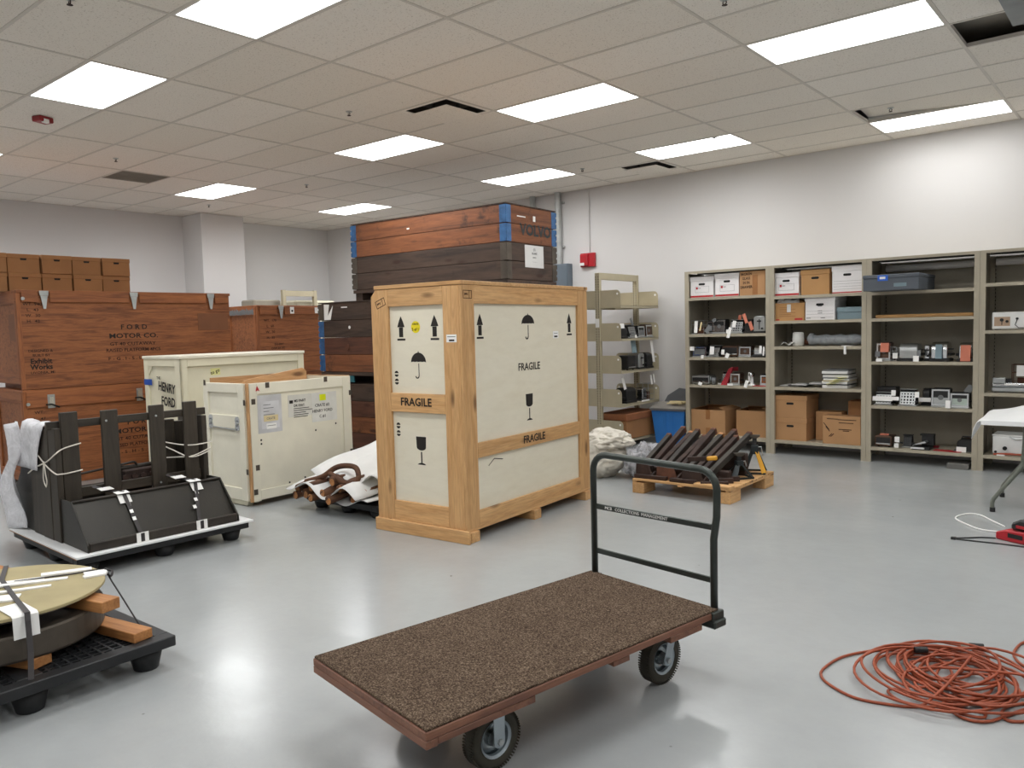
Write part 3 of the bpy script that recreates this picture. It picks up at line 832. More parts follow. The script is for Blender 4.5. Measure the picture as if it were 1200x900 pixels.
# ------------------------------------------------------------------ toasters and other small appliances
def add_tag(t, x, y, z, h=0.07, w=0.035, mat=None, tilt=0, name='paper_tag'):
    ob = bx(-w / 2, -0.0015, -h, w / 2, 0.0, 0).build(name, mat or M_TAG, t)
    ob.location = (x, y, z); ob.rotation_euler = (R(-8), R(tilt), 0)
    return ob
def rounded(w, h, r, n=6):
    pts = [(-w / 2, 0), (w / 2, 0)]
    pts += [(w / 2 - r + r * math.cos(a), h - r + r * math.sin(a)) for a in [PI / 2 * k / n for k in range(n + 1)]]
    pts += [(-w / 2 + r + r * math.cos(a), h - r + r * math.sin(a)) for a in [PI / 2 + PI / 2 * k / n for k in range(n + 1)]]
    return pts
def toaster(kind, x0, x1, y, z, h, lab, cat='toaster', mat=None, d=0.24, tags=(), rotz=0.0, group='toasters on the shelves', name='toaster'):
    w = x1 - x0; mat = mat or M_CHROME
    if rotz: loc = (x0, y, z + 0.0005)
    else: loc = ((x0 + x1) / 2, y, z + 0.0005)
    if rotz: w = x1
    t = thing(name, lab, cat, loc, rotz, group)
    if kind == 'end':            # pop-up toaster seen from its lever end
        b0 = 0.025
        MB().prism([(px_, 0.012, b0 + pz) for px_, pz in rounded(w * .96, h - b0, min(w, h) * .22)], (0, d - .024, 0)).build('shell', mat, t, bevel=0.004)
        bx(-w / 2, 0, 0, w / 2, d, b0).build('base', M_BLACK, t, bevel=0.004)
        for s_ in (-1, 1): bx(s_ * w * .18 - .012, .05, h - .003, s_ * w * .18 + .012, d - .05, h + .001).build('slot', M_DARKSLOT, t)
        bx(-.004, .009, b0 + .02, .004, .013, h * .82).build('lever_track', M_DARKSLOT, t)
        bx(-.022, -.012, h * .66, .022, .012, h * .74).build('lever', M_BLACK, t, bevel=0.003)
        MB().cyl((w * .25, .013, b0 + .03), (w * .25, -.006, b0 + .03), .012, 10).build('dial', M_BLACK, t)
    elif kind == 'side':         # pop-up toaster seen broadside
        b0 = 0.03
        MB().prism([(-w / 2 + .015, d / 2 + px_, b0 + pz) for px_, pz in rounded(d * .92, h - b0, d * .3)], (w - .03, 0, 0)).build('shell', mat, t, bevel=0.006)
        bx(-w / 2, 0, 0, w / 2, d, b0).build('base', M_BLACK, t, bevel=0.006)
        for s_ in (-1, 1):
            bx(-w * .36, d / 2 + s_ * .03 - .011, h - .004, w * .36, d / 2 + s_ * .03 + .011, h + .001).build('slot', M_DARKSLOT, t)
            bx(s_ * (w / 2 + .004) - .012, .02, .06, s_ * (w / 2 + .004) + .012, d - .02, .085).build('handle', M_BLACK, t, bevel=0.004)
        bx(w / 2 - .016, d / 2 - .02, h * .6, w / 2 + .02, d / 2 + .02, h * .68).build('lever', M_BLACK, t, bevel=0.003)
    elif kind == 'flip':         # early toaster with two flip-down sides
        b0 = 0.028
        bx(-w / 2 - .008, 0, 0, w / 2 + .008, d * .8, b0 * .6).build('base', M_BRUSH, t, bevel=0.005)
        MB().prism([(-w / 2 + .008, .02, b0 * .6), (-w / 2 + .008, d * .8 - .02, b0 * .6), (-w / 2 + .008, d * .5, h), (-w / 2 + .008, d * .3, h)], (w - .016, 0, 0)).build('frame', M_DARKSLOT, t)
        dx = d * .3 - .02
        U = Vector((1, 0, 0)); V = Vector((0, dx, h - b0 * .6)).normalized()
        f = Face(t, (-w / 2 + .01, .02, b0 * .6), U, V)
        L = (h - b0) * .93; W = w - .02
        b = MB()
        for a in ((0, 0, W, .012), (0, L - .012, W, L), (0, .012, .012, L - .012), (W - .012, .012, W, L - .012)):
            b.prism([f.pt(*p, .001) for p in ((a[0], a[1]), (a[2], a[1]), (a[2], a[3]), (a[0], a[3]))], f.N * .008)
        nx, ny = 5, 4
        for k in range(1, nx): b.prism([f.pt(*p, .001) for p in ((W * k / nx - .006, .01), (W * k / nx + .006, .01), (W * k / nx + .006, L - .01), (W * k / nx - .006, L - .01))], f.N * .006)
        for k in range(1, ny): b.prism([f.pt(*p, .001) for p in ((.01, L * k / ny - .006), (W - .01, L * k / ny - .006), (W - .01, L * k / ny + .006), (.01, L * k / ny + .006))], f.N * .0055)
        b.build('pierced_door', mat, t)
        bx(-w / 2, d * .26, h, w / 2, d * .54, h + .008).build('top_rack', mat, t, bevel=0.002)
        for s_ in (-1, 1):
            b = MB().cyl((s_ * (w / 2 - .008), .012, .05), (s_ * (w / 2 + .022), .004, .055), .009, 8); b.build('knob', M_BLACK, t)
    elif kind == 'door':         # solid flip door toaster, chrome picture-frame side
        bx(-w / 2 - .006, 0, 0, w / 2 + .006, d * .7, .018).build('base', M_BRUSH, t, bevel=0.004)
        bx(-w / 2, .02, .018, w / 2, d * .7 - .02, h - .006).build('body', M_BRONZE if mat is M_BRONZE else M_BLACK, t, bevel=0.004)
        f = Face(t, (-w / 2, .019, .018), (1, 0, 0), (0, .06, 1))
        L = h - .03
        b = MB()
        for a in ((0, 0, w, .016), (0, L - .016, w, L), (0, .016, .016, L - .016), (w - .016, .016, w, L - .016)):
            b.prism([f.pt(*p, .0) for p in ((a[0], a[1]), (a[2], a[1]), (a[2], a[3]), (a[0], a[3]))], f.N * .012)
        b.build('door_frame', M_CHROME, t)
        f.slab('door', .016, .016, w - .016, L - .016, mat, -.002, .004, 0.001)
        f.polys('emblem', [ring(w / 2, L / 2, min(w, L) * .16, 14)], M_GREYPL, .002, .004)
        bx(-w / 2 + .01, .03, h - .006, w / 2 - .01, d * .7 - .03, h).build('top_grille', M_DARKSLOT, t)
        bx(w / 2, .04, .06, w / 2 + .016, d * .4, .08).build('handle', M_BLACK, t, bevel=0.003)
    elif kind == 'wire':
        b = MB()
        for s_ in (-1, 1):
            for yy in (.01, d * .5, d * .9):
                b.tube([(s_ * w / 2, yy, .004), (s_ * w / 2, yy, h), (0, yy, h)], .003, 5)
        for zz in (.006, h * .35, h * .7, h):
            b.tube([(-w / 2, .01, zz), (w / 2, .01, zz), (w / 2, d * .9, zz), (-w / 2, d * .9, zz)], .003, 5, True)
        b.build('wire_cage', mat, t)
        bx(-w * .3, d * .3, .004, w * .3, d * .6, h * .5).build('element', M_RUST2, t)
        bx(-w / 2, .005, 0, w / 2, d * .92, .004).build('base', M_BRUSH, t)
    elif kind == 'wide':         # low wide appliance
        bx(-w / 2, 0, .012, w / 2, d, h).build('body', mat, t, bevel=0.008, seg=2)
        for s_ in (-1, 1):
            for yy in (.03, d - .03): MB().cyl((s_ * (w / 2 - .03), yy, 0), (s_ * (w / 2 - .03), yy, .013), .012, 8).build('foot', M_BLACK, t)
        f = Face(t, (-w / 2, 0, 0), (1, 0, 0), (0, 0, 1))
        f.rect('panel', .012, .03, w - .012, h - .02, M_BLACK, .002)
        f.rect('trim', .012, .03, w - .012, .045, M_CHROME, .004)
    for a in tags: add_tag(t, *a[:3], **(a[3] if len(a) > 3 else {}))
    return t

S_, T_, F_ = 'side', 'end', 'flip'
y = YB
z = Z1[1]
toaster('wire', -4.662, -4.49, y, z, 0.17, 'wire sided toaster with a white tag, first on the second shelf of the left bay', mat=M_BRUSH, tags=[(-.01, -.005, .165, dict(h=.15, w=.045)), (.06, -.003, .15, dict(h=.11, w=.02, mat=M_CREAMNOTE, tilt=8))])
toaster('door', -4.475, -4.385, y + .05, z, 0.165, 'narrow dark toaster behind the grey cone shaped tag on the left bay second shelf', mat=M_GREYPL, d=.2)
toaster('door', -4.375, -4.21, y, z, 0.18, 'brightest chrome toaster with a grey card, on the left bay second shelf', mat=M_CHROME, tags=[(-.1, -.01, .1, dict(h=.1, w=.06, mat=M_GREYPL, tilt=35)), (-.06, -.006, .185, dict(h=.04, w=.05, mat=M_GREYPL, tilt=-30))])
toaster(F_, -4.165, -3.995, y + .02, z, 0.165, 'pierced dark toaster with long white tag hanging over the shelf edge', mat=M_BRUSH, tags=[(.0, -.012, .155, dict(h=.08, w=.045, tilt=8)), (-.035, -.06, .075, dict(h=.13, w=.04, tilt=12)), (-.09, -.012, .05, dict(h=.045, w=.045))])
toaster(S_, -3.985, -3.862, y + .03, z, 0.165, 'black toaster with crossed salmon tags on the left bay second shelf', mat=M_BLACK, d=.2, tags=[(-.045, -.015, .235, dict(h=.12, w=.04, mat=M_SALMON, tilt=-22)), (.03, -.02, .14, dict(h=.11, w=.04, mat=M_SALMON, tilt=-22)), (-.12, .06, .225, dict(h=.06, w=.04, mat=M_SALMON, tilt=10))])
toaster(T_, -3.843, -3.695, y - .01, z, 0.205, 'tall silver toaster end with black lever at the right of the left bay second shelf', mat=M_BRUSH, d=.3)
z = Z1[2]
toaster('door', -4.645, -4.462, y, z, 0.14, 'grey sided toaster with a white tag, first on the third shelf of the left bay', mat=M_GREYPL, tags=[(-.09, -.01, .135, dict(h=.05, w=.06)), (.075, -.06, .03, dict(h=.045, w=.035))])
toaster(F_, -4.44, -4.29, y, z, 0.14, 'pierced toaster with wide white tag, second on the left bay third shelf', mat=M_BRUSH, tags=[(.0, -.02, .135, dict(h=.1, w=.055))])
toaster('wide', -4.25, -4.045, y + .01, z, 0.14, 'brown enamelled double toaster with two white tags on the left bay third shelf', mat=M_BRONZE, tags=[(-.085, -.01, .095, dict(h=.06, w=.04)), (.0, -.05, .05, dict(h=.06, w=.045, tilt=20))])
toaster('door', -4.035, -3.885, y + .01, z, 0.14, 'dark red brown toaster with cream base on the left bay third shelf', mat=M_BRONZE)
toaster(S_, -3.858, -3.68, y, z, 0.15, 'dull chrome toaster with a white tag at the right of the left bay third shelf', tags=[(.02, -.01, .14, dict(h=.09, w=.03)), (.06, -.01, .13, dict(h=.11, w=.016))])
z = Z1[3]
t = toaster('wide', -4.66, -4.42, y, z, 0.11, 'black fronted chrome toaster oven on the left bay fourth shelf', 'toaster oven', M_BRUSH, d=.2, tags=[(.03, -.05, .035, dict(h=.04, w=.05, tilt=20))], name='toaster_oven')
t = MB().lathe([(.022, 0.0005), (.034, .09), (.031, .09), (.02, .006)], 16).build('paper_cup', M_GREYPL, None, smooth=True, loc=(-4.372, y + .03, z)); tag(t, 'small grey paper cup beside the toaster oven', 'cup')
toaster(F_, -4.345, -4.265, y + .17, z, 0.15, 'narrow chrome toaster behind the red cloth on the fourth shelf', d=.2, tags=[(.0, -.075, .02, dict(h=.02, w=.09))])
t = thing('red_cloth_cover', 'dark red cloth covered panel leaning between two toasters', 'cloth', (-4.19, y, z))
MB().prism([(-.085, .01, .0005), (-.005, .01, .0005), (.06, .05, .215), (.035, .06, .22), (.005, .05, .2)], (0, .05, 0)).build('panel', M_REDCLOTH, t, bevel=.004)
MB().prism([(.02, .07, .215), (.1, .12, .225), (.09, .14, .175), (.02, .09, .175)], (0, .004, 0)).build('fold', M_REDCLOTH, t)
toaster('door', -4.14, -4.02, y - .01, z, 0.155, 'brown toaster in a chrome frame right of the red cloth', mat=M_BRONZE, tags=[(-.02, -.08, .03, dict(h=.025, w=.07))])
t = thing('hand_mixer', 'white and chrome upright mixer on the left bay fourth shelf', 'mixer', (-3.87, y + .02, z))
MB().lathe([(.045, .0005), (.045, .015), (.02, .03), (.016, .11), (.0, .115)], 14).build('stand', M_WHITEEN, t, smooth=True)
MB().lathe([(.006, -.05), (.026, -.04), (.028, .03), (.014, .05), (.004, .052)], 14, (0, 0, .135), 'y').build('head', M_CHROME, t, smooth=True)
MB().cyl((-.026, -.02, .05), (-.026, -.02, .165), .012, 10).build('handle', M_WHITEEN, t)
add_tag(t, -.03, -.07, .07, h=.09, w=.04, tilt=14)
t = toaster('door', -3.775, -3.69, y + .03, z, 0.14, 'small toaster with orange brown pattern at the right of the fourth shelf', mat=plain('orange_brown_enamel', '#a5643a', .5))
t = bx(-.08, 0, 0, .08, .12, .006).build('red_folder', M_RED, None, loc=(-3.76, 9.115, z + .0005), rotz=R(4)); tag(t, 'flat red paper on the front right edge of the fourth shelf', 'paper')

z = Z3[2]
toaster('door', -2.452, -2.312, y, z, 0.205, 'toaster with a square salmon tag, first on the third shelf of the third bay', mat=M_BRONZE, tags=[(.02, -.012, .2, dict(h=.1, w=.085, mat=M_SALMON)), (-.05, -.012, .11, dict(h=.06, w=.05, mat=M_GREYPL)), (-.02, -.07, .03, dict(h=.03, w=.06))])
toaster('wire', -2.305, -2.265, y + .05, z, 0.15, 'thin chrome wire toaster between the first two toasters of the third bay', d=.16, tags=[(.02, -.03, .09, dict(h=.06, w=.05))])
toaster(S_, -2.24, -2.03, y, z, 0.185, 'large silver pop up toaster with round tags on the third bay third shelf', mat=M_BRUSH, tags=[(.085, -.02, .06, dict(h=.06, w=.055)), (.11, -.01, .12, dict(h=.07, w=.035, mat=M_GREYPL))])
toaster(T_, -2.0, -1.95, y + .1, z, 0.165, 'slim chrome toaster behind the large silver pop up toaster', d=.2, mat=M_CHROME)
toaster('side', -1.93, -1.745, y, z, 0.2, 'bright chrome toaster with a grey card on the third bay third shelf', tags=[(.0, -.004, .18, dict(h=.15, w=.06, mat=M_BLUEGREY))])
toaster(S_, -1.672, -1.52, y, z, 0.19, 'toaster with a large salmon tag at the right of the third bay third shelf', tags=[(.005, -.008, .17, dict(h=.165, w=.09, mat=M_SALMON))])
z = Z3[3]
toaster('wide', -2.47, -2.28, y + .12, z, 0.19, 'dark toaster behind the white banded one on the third bay fourth shelf', mat=M_BLACK, d=.18)
toaster(F_, -2.465, -2.29, y - .01, z, 0.135, 'pierced toaster with a white paper band, first on the third bay fourth shelf', mat=M_BRUSH, d=.16, tags=[(.0, -.016, .1, dict(h=.05, w=.2)), (.11, -.01, .17, dict(h=.06, w=.045))])
toaster(F_, -2.222, -2.05, y - .02, z, 0.175, 'tall pierced nickel toaster on the third bay fourth shelf', mat=M_BRUSH, tags=[(-.12, -.005, .1, dict(h=.04, w=.09)), (.105, -.02, .16, dict(h=.06, w=.04))])
toaster(S_, -2.035, -1.935, y + .14, z, 0.18, 'dark chrome toaster with a white tag behind the pierced nickel one', mat=M_BLACK, d=.18, tags=[(.0, -.05, .09, dict(h=.045, w=.12))])
toaster('door', -1.905, -1.735, y, z, 0.2, 'chrome framed toaster with a round emblem on the third bay fourth shelf', mat=M_BRUSH)
toaster('door', -1.722, -1.555, y - .035, z, 0.165, 'pale green glass sided toaster at the right of the third bay fourth shelf', mat=M_GLASSY, tags=[(-.1, -.01, .08, dict(h=.08, w=.045)), (.1, .08, .23, dict(h=.09, w=.06, mat=M_GREYPL, tilt=35))])
z = Z3[4]
toaster('wide', -2.46, -2.29, y, z, 0.125, 'brown reeded toaster with a salmon note on the third bay bottom shelf', mat=M_BRONZE, d=.2, tags=[(-.0, .05, .145, dict(h=.02, w=.09, mat=M_SALMON))])
toaster(F_, -2.2, -2.1, y + .06, z, 0.13, 'small black toaster with white tags on the third bay bottom shelf', mat=M_BLACK, d=.18, tags=[(-.09, -.03, .12, dict(h=.06, w=.05)), (-.09, -.06, .05, dict(h=.045, w=.045))])
t = thing('waffle_iron', 'open black waffle iron on the third bay bottom shelf', 'waffle iron', (-2.0, y, z), 0)
bx(-.09, -.02, .0005, .09, .15, .03).build('base_plate', M_BLACK, t, bevel=.006)
MB().prism([(-.09, .0, .035), (-.07, .0, .05), (.03, .02, .09), (.05, .02, .075)], (0, .12, 0)).build('grid_plate', M_BRUSH, t)
bx(-.02, .13, .03, .1, .2, .14).build('hinge_housing', M_BLACK, t, bevel=.004)
bx(-.03, .1, .14, .1, .2, .155).build('lid_edge', M_BLACK, t)
bx(-.09, -.04, .012, .04, -.02, .028).build('white_trim', M_WHITEEN, t)
t = thing('red_papers', 'spread red and white papers on the third bay bottom shelf', 'papers', (-1.80, 9.12, z))
for k, (a, c_, w_, d_, mt_) in enumerate([(-.09, .02, .2, .12, M_RED), (.02, .0, .16, .07, M_RED), (.1, .05, .2, .15, M_GREYPL), (-.14, .2, .1, .16, M_REDCLOTH)]):
    ob = bx(a, c_, .001 + k * .003, a + w_, c_ + d_, .003 + k * .003).build('sheet', mt_, t); ob.rotation_euler = (0, 0, R(k * 4 - 5))
t = thing('black_toaster_case', 'low black rounded appliance with a white tag under the table corner', 'appliance', (-1.585, y + .05, z))
MB().prism([(px_, 0, pz + .0005) for px_, pz in rounded(.17, .13, .05)], (0, .2, 0)).build('body', M_BLACK, t, bevel=.006)
add_tag(t, -.04, -.02, .055, h=.055, w=.09)
MB().tube([(-.06, .1, .12), (-.05, .1, .15), (.05, .1, .15), (.06, .1, .12)], .007, 6).build('handle', M_BLACK, t)
t = bx(0, 0, 0, .2, .3, .055).build('grey_flat_box', plain('flat_grey_card', '#6f6d69', .8), None, .003, loc=(-1.738, 9.075, 0.0005), rotz=R(2)); tag(t, 'flat grey box on the floor under the third bay', 'box')
# rightmost bay
t = thing('tabletop_radio', 'white tabletop radio with tan panel on the rightmost bay second shelf', 'radio', (-1.365, y, Z4[1]))
bx(0, 0, .008, .5, .2, .178).build('case', M_WHITEEN, t, bevel=.008)
f = Face(t, (0, 0, 0), (1, 0, 0), (0, 0, 1))
f.rect('tan_panel', .02, .04, .155, .13, plain('tan_panel', '#b2977f', .6), .003)
for a, rr in (((.085, .1), .016), ((.13, .085), .013)):
    MB().cyl((a[0], -.003, a[1]), (a[0], -.02, a[1]), rr, 10).build('knob', M_BLACK, t)
bx(.083, -.012, .05, .089, -.003, .09).build('switch', M_BLACK, t)
MB().cyl((.215, 0, .11), (.215, -.016, .11), .012, 10).build('knob', M_BLACK, t)
MB().tube([(.215, -.01, .1), (.2, -.02, .05), (.23, -.03, .02), (.3, -.03, .02)], .004, 6).build('cable', M_BLACK, t)
for xx in (.04, .46): bx(xx - .015, .01, 0.0005, xx + .015, .18, .008).build('foot', M_BLACK, t)
t = thing('sandwich_press', 'low chrome sandwich press on the rightmost bay third shelf', 'sandwich press', (-1.36, y, Z4[2]))
bx(0, 0, .01, .42, .22, .055).build('lower_shell', M_BRUSH, t, bevel=.008); bx(0, 0, .06, .42, .22, .1).build('upper_shell', M_CHROME, t, bevel=.01)
bx(.01, -.01, .1, .12, .08, .15).build('clasp', M_BRUSH, t, bevel=.004); bx(.12, .03, .1, .16, .1, .14).build('handle', M_BLACK, t)
bx(.11, -.004, .08, .23, 0, .095).build('label_plate', M_TAG, t); bx(.02, .02, 0.0005, .4, .2, .01).build('foot', M_BLACK, t)
toaster('wire', -1.22, -1.0, y + .24, Z4[2], 0.27, 'tall wire toaster with a white tag behind the sandwich press', mat=M_RUST2, d=.16, tags=[(-.03, -.01, .265, dict(h=.11, w=.07))])
t = thing('white_appliance', 'white enamel appliance box on the rightmost bay bottom shelf', 'appliance', (-1.35, y + .04, Z4[3]))
bx(0, 0, .01, .6, .3, .19).build('case', M_WHITEEN, t, bevel=.012, seg=2)
bx(-.005, -.005, .19, .605, .305, .205).build('lid', M_WHITEEN, t, bevel=.005)
for xx, zz in ((.11, .07), (.03, .03)): MB().cyl((xx, 0, zz), (xx, -.012, zz), .02 if xx > .05 else .012, 12).build('knob', M_BLACK, t)
MB().tube([(.15, -.004, .19), (.2, -.012, .165), (.27, -.012, .18), (.3, -.004, .19)], .007, 6).build('handle', M_BRUSH, t)
bx(.02, .02, 0.0005, .58, .28, .01).build('foot', M_BLACK, t)
t = thing('orange_handled_tool', 'orange brown tool lying on the rightmost bay bottom shelf', 'tool', (-1.30, 9.14, Z4[3]))
MB().tube([(-.03, 0, .012), (.08, .005, .02), (.2, -.005, .022), (.3, 0, .03)], [.009, .012, .01, .02], 8).build('shaft', plain('orange_brown_paint', '#a6492c', .5), t)
bx(.0, -.03, .001, .07, .0, .012).build('paper_tag', M_TAG, t)

# ------------------------------------------------------------------ double-sided cantilever rack, end-on to the right wall
RX = -5.66
t = thing('cantilever_rack', 'open beige library rack standing end on to the right wall', 'shelf', (RX, 8.55, 0))
for yy in (0, .93):
    bx(-.035, yy - .025, 0, .035, yy + .025, 2.25).build('upright', M_RACK, t, bevel=.003)
    b = MB()
    for k in range(60):
        for s_ in (-1, 1): b.box(s_ * .02 - .004, yy - .0265, .3 + k * .032, s_ * .02 + .004, yy - .0245, .315 + k * .032)
    b.build('slot_strip', M_DARKSLOT, t)['kind'] = 'stuff'
bx(-.03, .025, 2.165, .03, .905, 2.25).build('top_bar', M_RACK, t, bevel=.003)
bx(-.03, .025, .015, .03, .905, .09).build('bottom_bar', M_RACK, t, bevel=.003)
fl = Face(t, (0, 0, 0), (1, 0, 0), (0, 0, 1)); fl.O.y = -.026
fl.rect('white_sticker', -.03, 1.55, .025, 1.66, M_TAG, .002)
rack_z = [1.82, 1.40, .985, .555, .1]
for zi, zz in enumerate(rack_z):
    dd = .34 if zi < 4 else .355
    for s_ in (1, -1):
        b = MB(); b.box(min(s_ * .036, s_ * dd), .0, zz - .004, max(s_ * .036, s_ * dd), .93, zz); b.box(min(s_ * dd, s_ * (dd - .004)), 0, zz - .03, max(s_ * dd, s_ * (dd - .004)), .93, zz)
        b.build('shelf', M_RACK, t)
        for yy in (-.012, .94):
            hh = .2 if zi < 4 else .25
            r_ = .06
            pl = [(.036, -.03), (dd, -.03), (dd, hh - r_)] + [(dd - r_ + r_ * math.cos(a), hh - r_ + r_ * math.sin(a)) for a in [PI / 2 * k / 6 for k in range(1, 7)]] + [(.036, hh)]
            br = MB().prism([(s_ * a, yy - .0015, zz + c_) for a, c_ in pl], (0, .003, 0)).build('end_bracket', M_RACK, t)
            MB().cyl((s_ * (dd - .045), yy - .0025, zz + hh - .05), (s_ * (dd - .045), yy - .001, zz + hh - .05), .014, 10).build('bracket_hole', M_TAG, br)
# appliances on its right-hand shelves, fronts facing +x
def rack_item(kind, yc, w, zi, h, lab, **k):
    return toaster(kind, RX + .3, w, yc, rack_z[zi], h, lab, rotz=R(90), d=k.pop('d', .2), group='appliances on the open rack', **k)
rack_item(F_, 8.93, .17, 1, .17, 'pierced chrome toaster behind the bracket on the upper rack shelf', mat=M_BRUSH, tags=[(-.06, .02, .26, dict(h=.1, w=.05, mat=M_GREYPL, tilt=-20)), (.0, -.02, .04, dict(h=.05, w=.05))])
rack_item('door', 9.13, .16, 1, .16, 'grey sided toaster in the middle of the upper rack shelf', mat=M_GREYPL)
rack_item('door', 9.34, .17, 1, .175, 'chrome and dark toaster at the right of the upper rack shelf', mat=M_BRONZE)
rack_item(S_, 8.69, .18, 1, .15, 'dark toaster mostly hidden by the bracket of the upper rack shelf', mat=M_BLACK, tags=[(-.08, -.01, .19, dict(h=.06, w=.1))])
rack_item('wide', 8.86, .2, 2, .19, 'black striped appliance on the middle rack shelf', mat=M_BLACK)
rack_item(T_, 9.12, .15, 2, .21, 'chrome toaster with a white card on the middle rack shelf', mat=M_BRUSH, tags=[(-.2, .02, .4, dict(h=.18, w=.12, mat=M_BLUEGREY))])
rack_item(S_, 9.34, .17, 2, .21, 'round black toaster with a tall white tag at the right of the middle rack shelf', mat=M_BLACK, tags=[(.0, -.01, .38, dict(h=.3, w=.06))])
rack_item(S_, 8.85, .26, 3, .2, 'black rounded toaster on the lower rack shelf', mat=M_BLACK, tags=[(-.15, .05, .34, dict(h=.16, w=.06, tilt=-12))])
rack_item(T_, 9.19, .12, 3, .17, 'small chrome toaster on the lower rack shelf', mat=M_CHROME, tags=[(-.05, -.03, .02, dict(h=.02, w=.2))])
rack_item('wire', 9.36, .15, 3, .22, 'dark wire toaster with two white tags on the lower rack shelf', mat=M_BRUSH, tags=[(-.03, -.005, .34, dict(h=.13, w=.04)), (.04, -.005, .35, dict(h=.12, w=.03))])
t = thing('lidded_carton', 'large brown lidded carton on the bottom of the open rack', 'box', (RX + .04, 8.62, rack_z[4] + .001))
bx(-.1, 0, 0, .31, .8, .24).build('body', M_CARDD, t, bevel=.003)
bx(-.11, -.01, .24, .32, .81, .325).build('lid', plain('brown_lid', '#8f5a39', .8), t, bevel=.004)
# blue bin
t = thing('blue_bin', 'blue plastic bin with grey flap lids between rack and shelves', 'bin', (-5.02, 9.33, 0.0005), R(4))
def bring(z_, a, c_): return [(-a, -c_, z_), (a, -c_, z_), (a, c_, z_), (-a, c_, z_)]
b = MB(); A = [b.bm.verts.new(p) for p in bring(0, .19, .14)]; B = [b.bm.verts.new(p) for p in bring(.44, .235, .18)]
I = [b.bm.verts.new(p) for p in bring(.44, .225, .17)]; J = [b.bm.verts.new(p) for p in bring(.01, .18, .13)]
b.bm.faces.new(A[::-1]); b.bm.faces.new(J)
for k in range(4):
    for P, Q in ((A, B), (B, I), (I, J)): b.bm.faces.new([P[k], P[(k + 1) % 4], Q[(k + 1) % 4], Q[k]])
b.build('tub', M_BLUEBIN, t, bevel=.01)
b = MB(); 
for s_ in (-1, 1): b.prism([(s_ * .03, -.148, .02), (s_ * .06, -.148, .02), (s_ * .07, -.184, .42), (s_ * .02, -.184, .42)], (0, -.006, 0))
b.build('rib', M_BLUEBIN, t)
b = MB(); b.box(-.25, -.2, .44, .25, -.172, .465); b.box(-.25, .172, .44, .25, .2, .465); b.box(-.25, -.172, .44, -.222, .172, .465); b.box(.222, -.172, .44, .25, .172, .465)
b.build('rim', M_GREYLID, t)
MB().prism([(-.25, .19, .466), (.25, .19, .466), (.25, .29, .67), (-.05, .3, .70), (-.2, .26, .6)], (0, .008, .003)).build('lid_flap', M_GREYLID, t, bevel=.002)
MB().prism([(-.26, -.19, .466), (.25, -.19, .466), (.25, .1, .52), (-.22, .08, .53)], (0, 0, .008)).build('lid_flap', plain('light_grey_lid', '#96918a', .6), t, bevel=.002)
b = MB()
random.seed(5)
for k in range(9):
    p = [(random.uniform(-.05, .2), random.uniform(-.1, .08), random.uniform(.525, .55)) for _ in range(4)]
    b.tube(catmull(p, 4), .008, 5)
b.build('crumpled_tape', M_CREAMNOTE, t)

# ------------------------------------------------------------------ symbols stencilled on the crates
def arrow_sym(f, x, y, h, w):
    f.polys('stencil_arrow', [[(x - w / 2, y + h * .55), (x + w / 2, y + h * .55), (x + w * .28, y + h * .78), (x, y + h), (x - w * .28, y + h * .78)],
        [(x - w * .27, y + h * .14), (x + w * .27, y + h * .14), (x + w * .27, y + h * .54), (x - w * .27, y + h * .54)],
        [(x - w * .55, y), (x + w * .55, y), (x + w * .55, y + h * .08), (x - w * .55, y + h * .08)]], M_INK)
def umbrella_sym(f, x, y, h, w):
    top = y + h
    r_ = w / 2
    cz = top - h * .42
    can = ring(x, cz, r_, 14, 0, PI, .36 * h / r_)
    for k in range(4):
        c = x - r_ + r_ * (k * .5 + .25)
        can += [(c - r_ * .25 + r_ * .5 * q / 4, cz + .03 * h * math.sin(PI * q / 4)) for q in range(1, 4)]
    hook = ring(x - w * .1, y + w * .1, w * .13, 8, PI, 2 * PI) + ring(x - w * .1, y + w * .1, w * .07, 8, 2 * PI, PI)
    f.polys('stencil_umbrella', [can, [(x - .006, cz + h * .36), (x + .006, cz + h * .36), (x, top)],
        [(x - w * .035 + .004, y + w * .1), (x + w * .035, y + w * .1), (x + w * .035, cz - .008), (x - w * .035 + .004, cz - .008)], hook], M_INK)
def glass_sym(f, x, y, h, w):
    f.polys('stencil_glass', [[(x - w * .5, y + h), (x - w * .46, y + h * .62)] + ring(x, y + h * .62, w * .46, 8, PI, 2 * PI, .5)[1:-1] + [(x + w * .46, y + h * .62), (x + w * .5, y + h)],
        [(x - w * .06, y + h * .08), (x + w * .06, y + h * .08), (x + w * .06, y + h * .46), (x - w * .06, y + h * .46)],
        [(x - w * .42, y), (x + w * .42, y), (x + w * .3, y + h * .045), (x, y + h * .08), (x - w * .3, y + h * .045)]], M_INK)

# ------------------------------------------------------------------ tall pine and plywood crate
PW, PL, PH = 0.915, 1.79, 1.915
t = thing('tall_crate', 'tall new pine and pale plywood crate with FRAGILE stencils and arrows, in the middle', 'crate', (-3.889, 4.109, 0), R(4.32))
zb = 0.10
MB().prism([(-PW + .022, .022, zb), (-.022, .022, zb), (-.022, .022, PH - .03), (-PW + .075, .022, PH - .03), (-PW + .022, .022, PH - .09)], (0, PL - .044, 0)).build('plywood_panel', PLY('x'), t)
lidb = MB().prism([(-PW + .05, -.006 + .0, PH - .03), (.004, -.006, PH - .03), (.004, PL + .006, PH - .03), (-PW + .05, PL + .006, PH - .03)], (0, 0, .03)).build('lid', PINE('x'), t, bevel=.003)
for y0 in (0.02, PL / 2 - .05, PL - .12):          # skids across the width
    bx(-PW + .0, y0, 0.0005, .02, y0 + .1, zb - .022).build('skid', PINE('x'), t, bevel=.003)
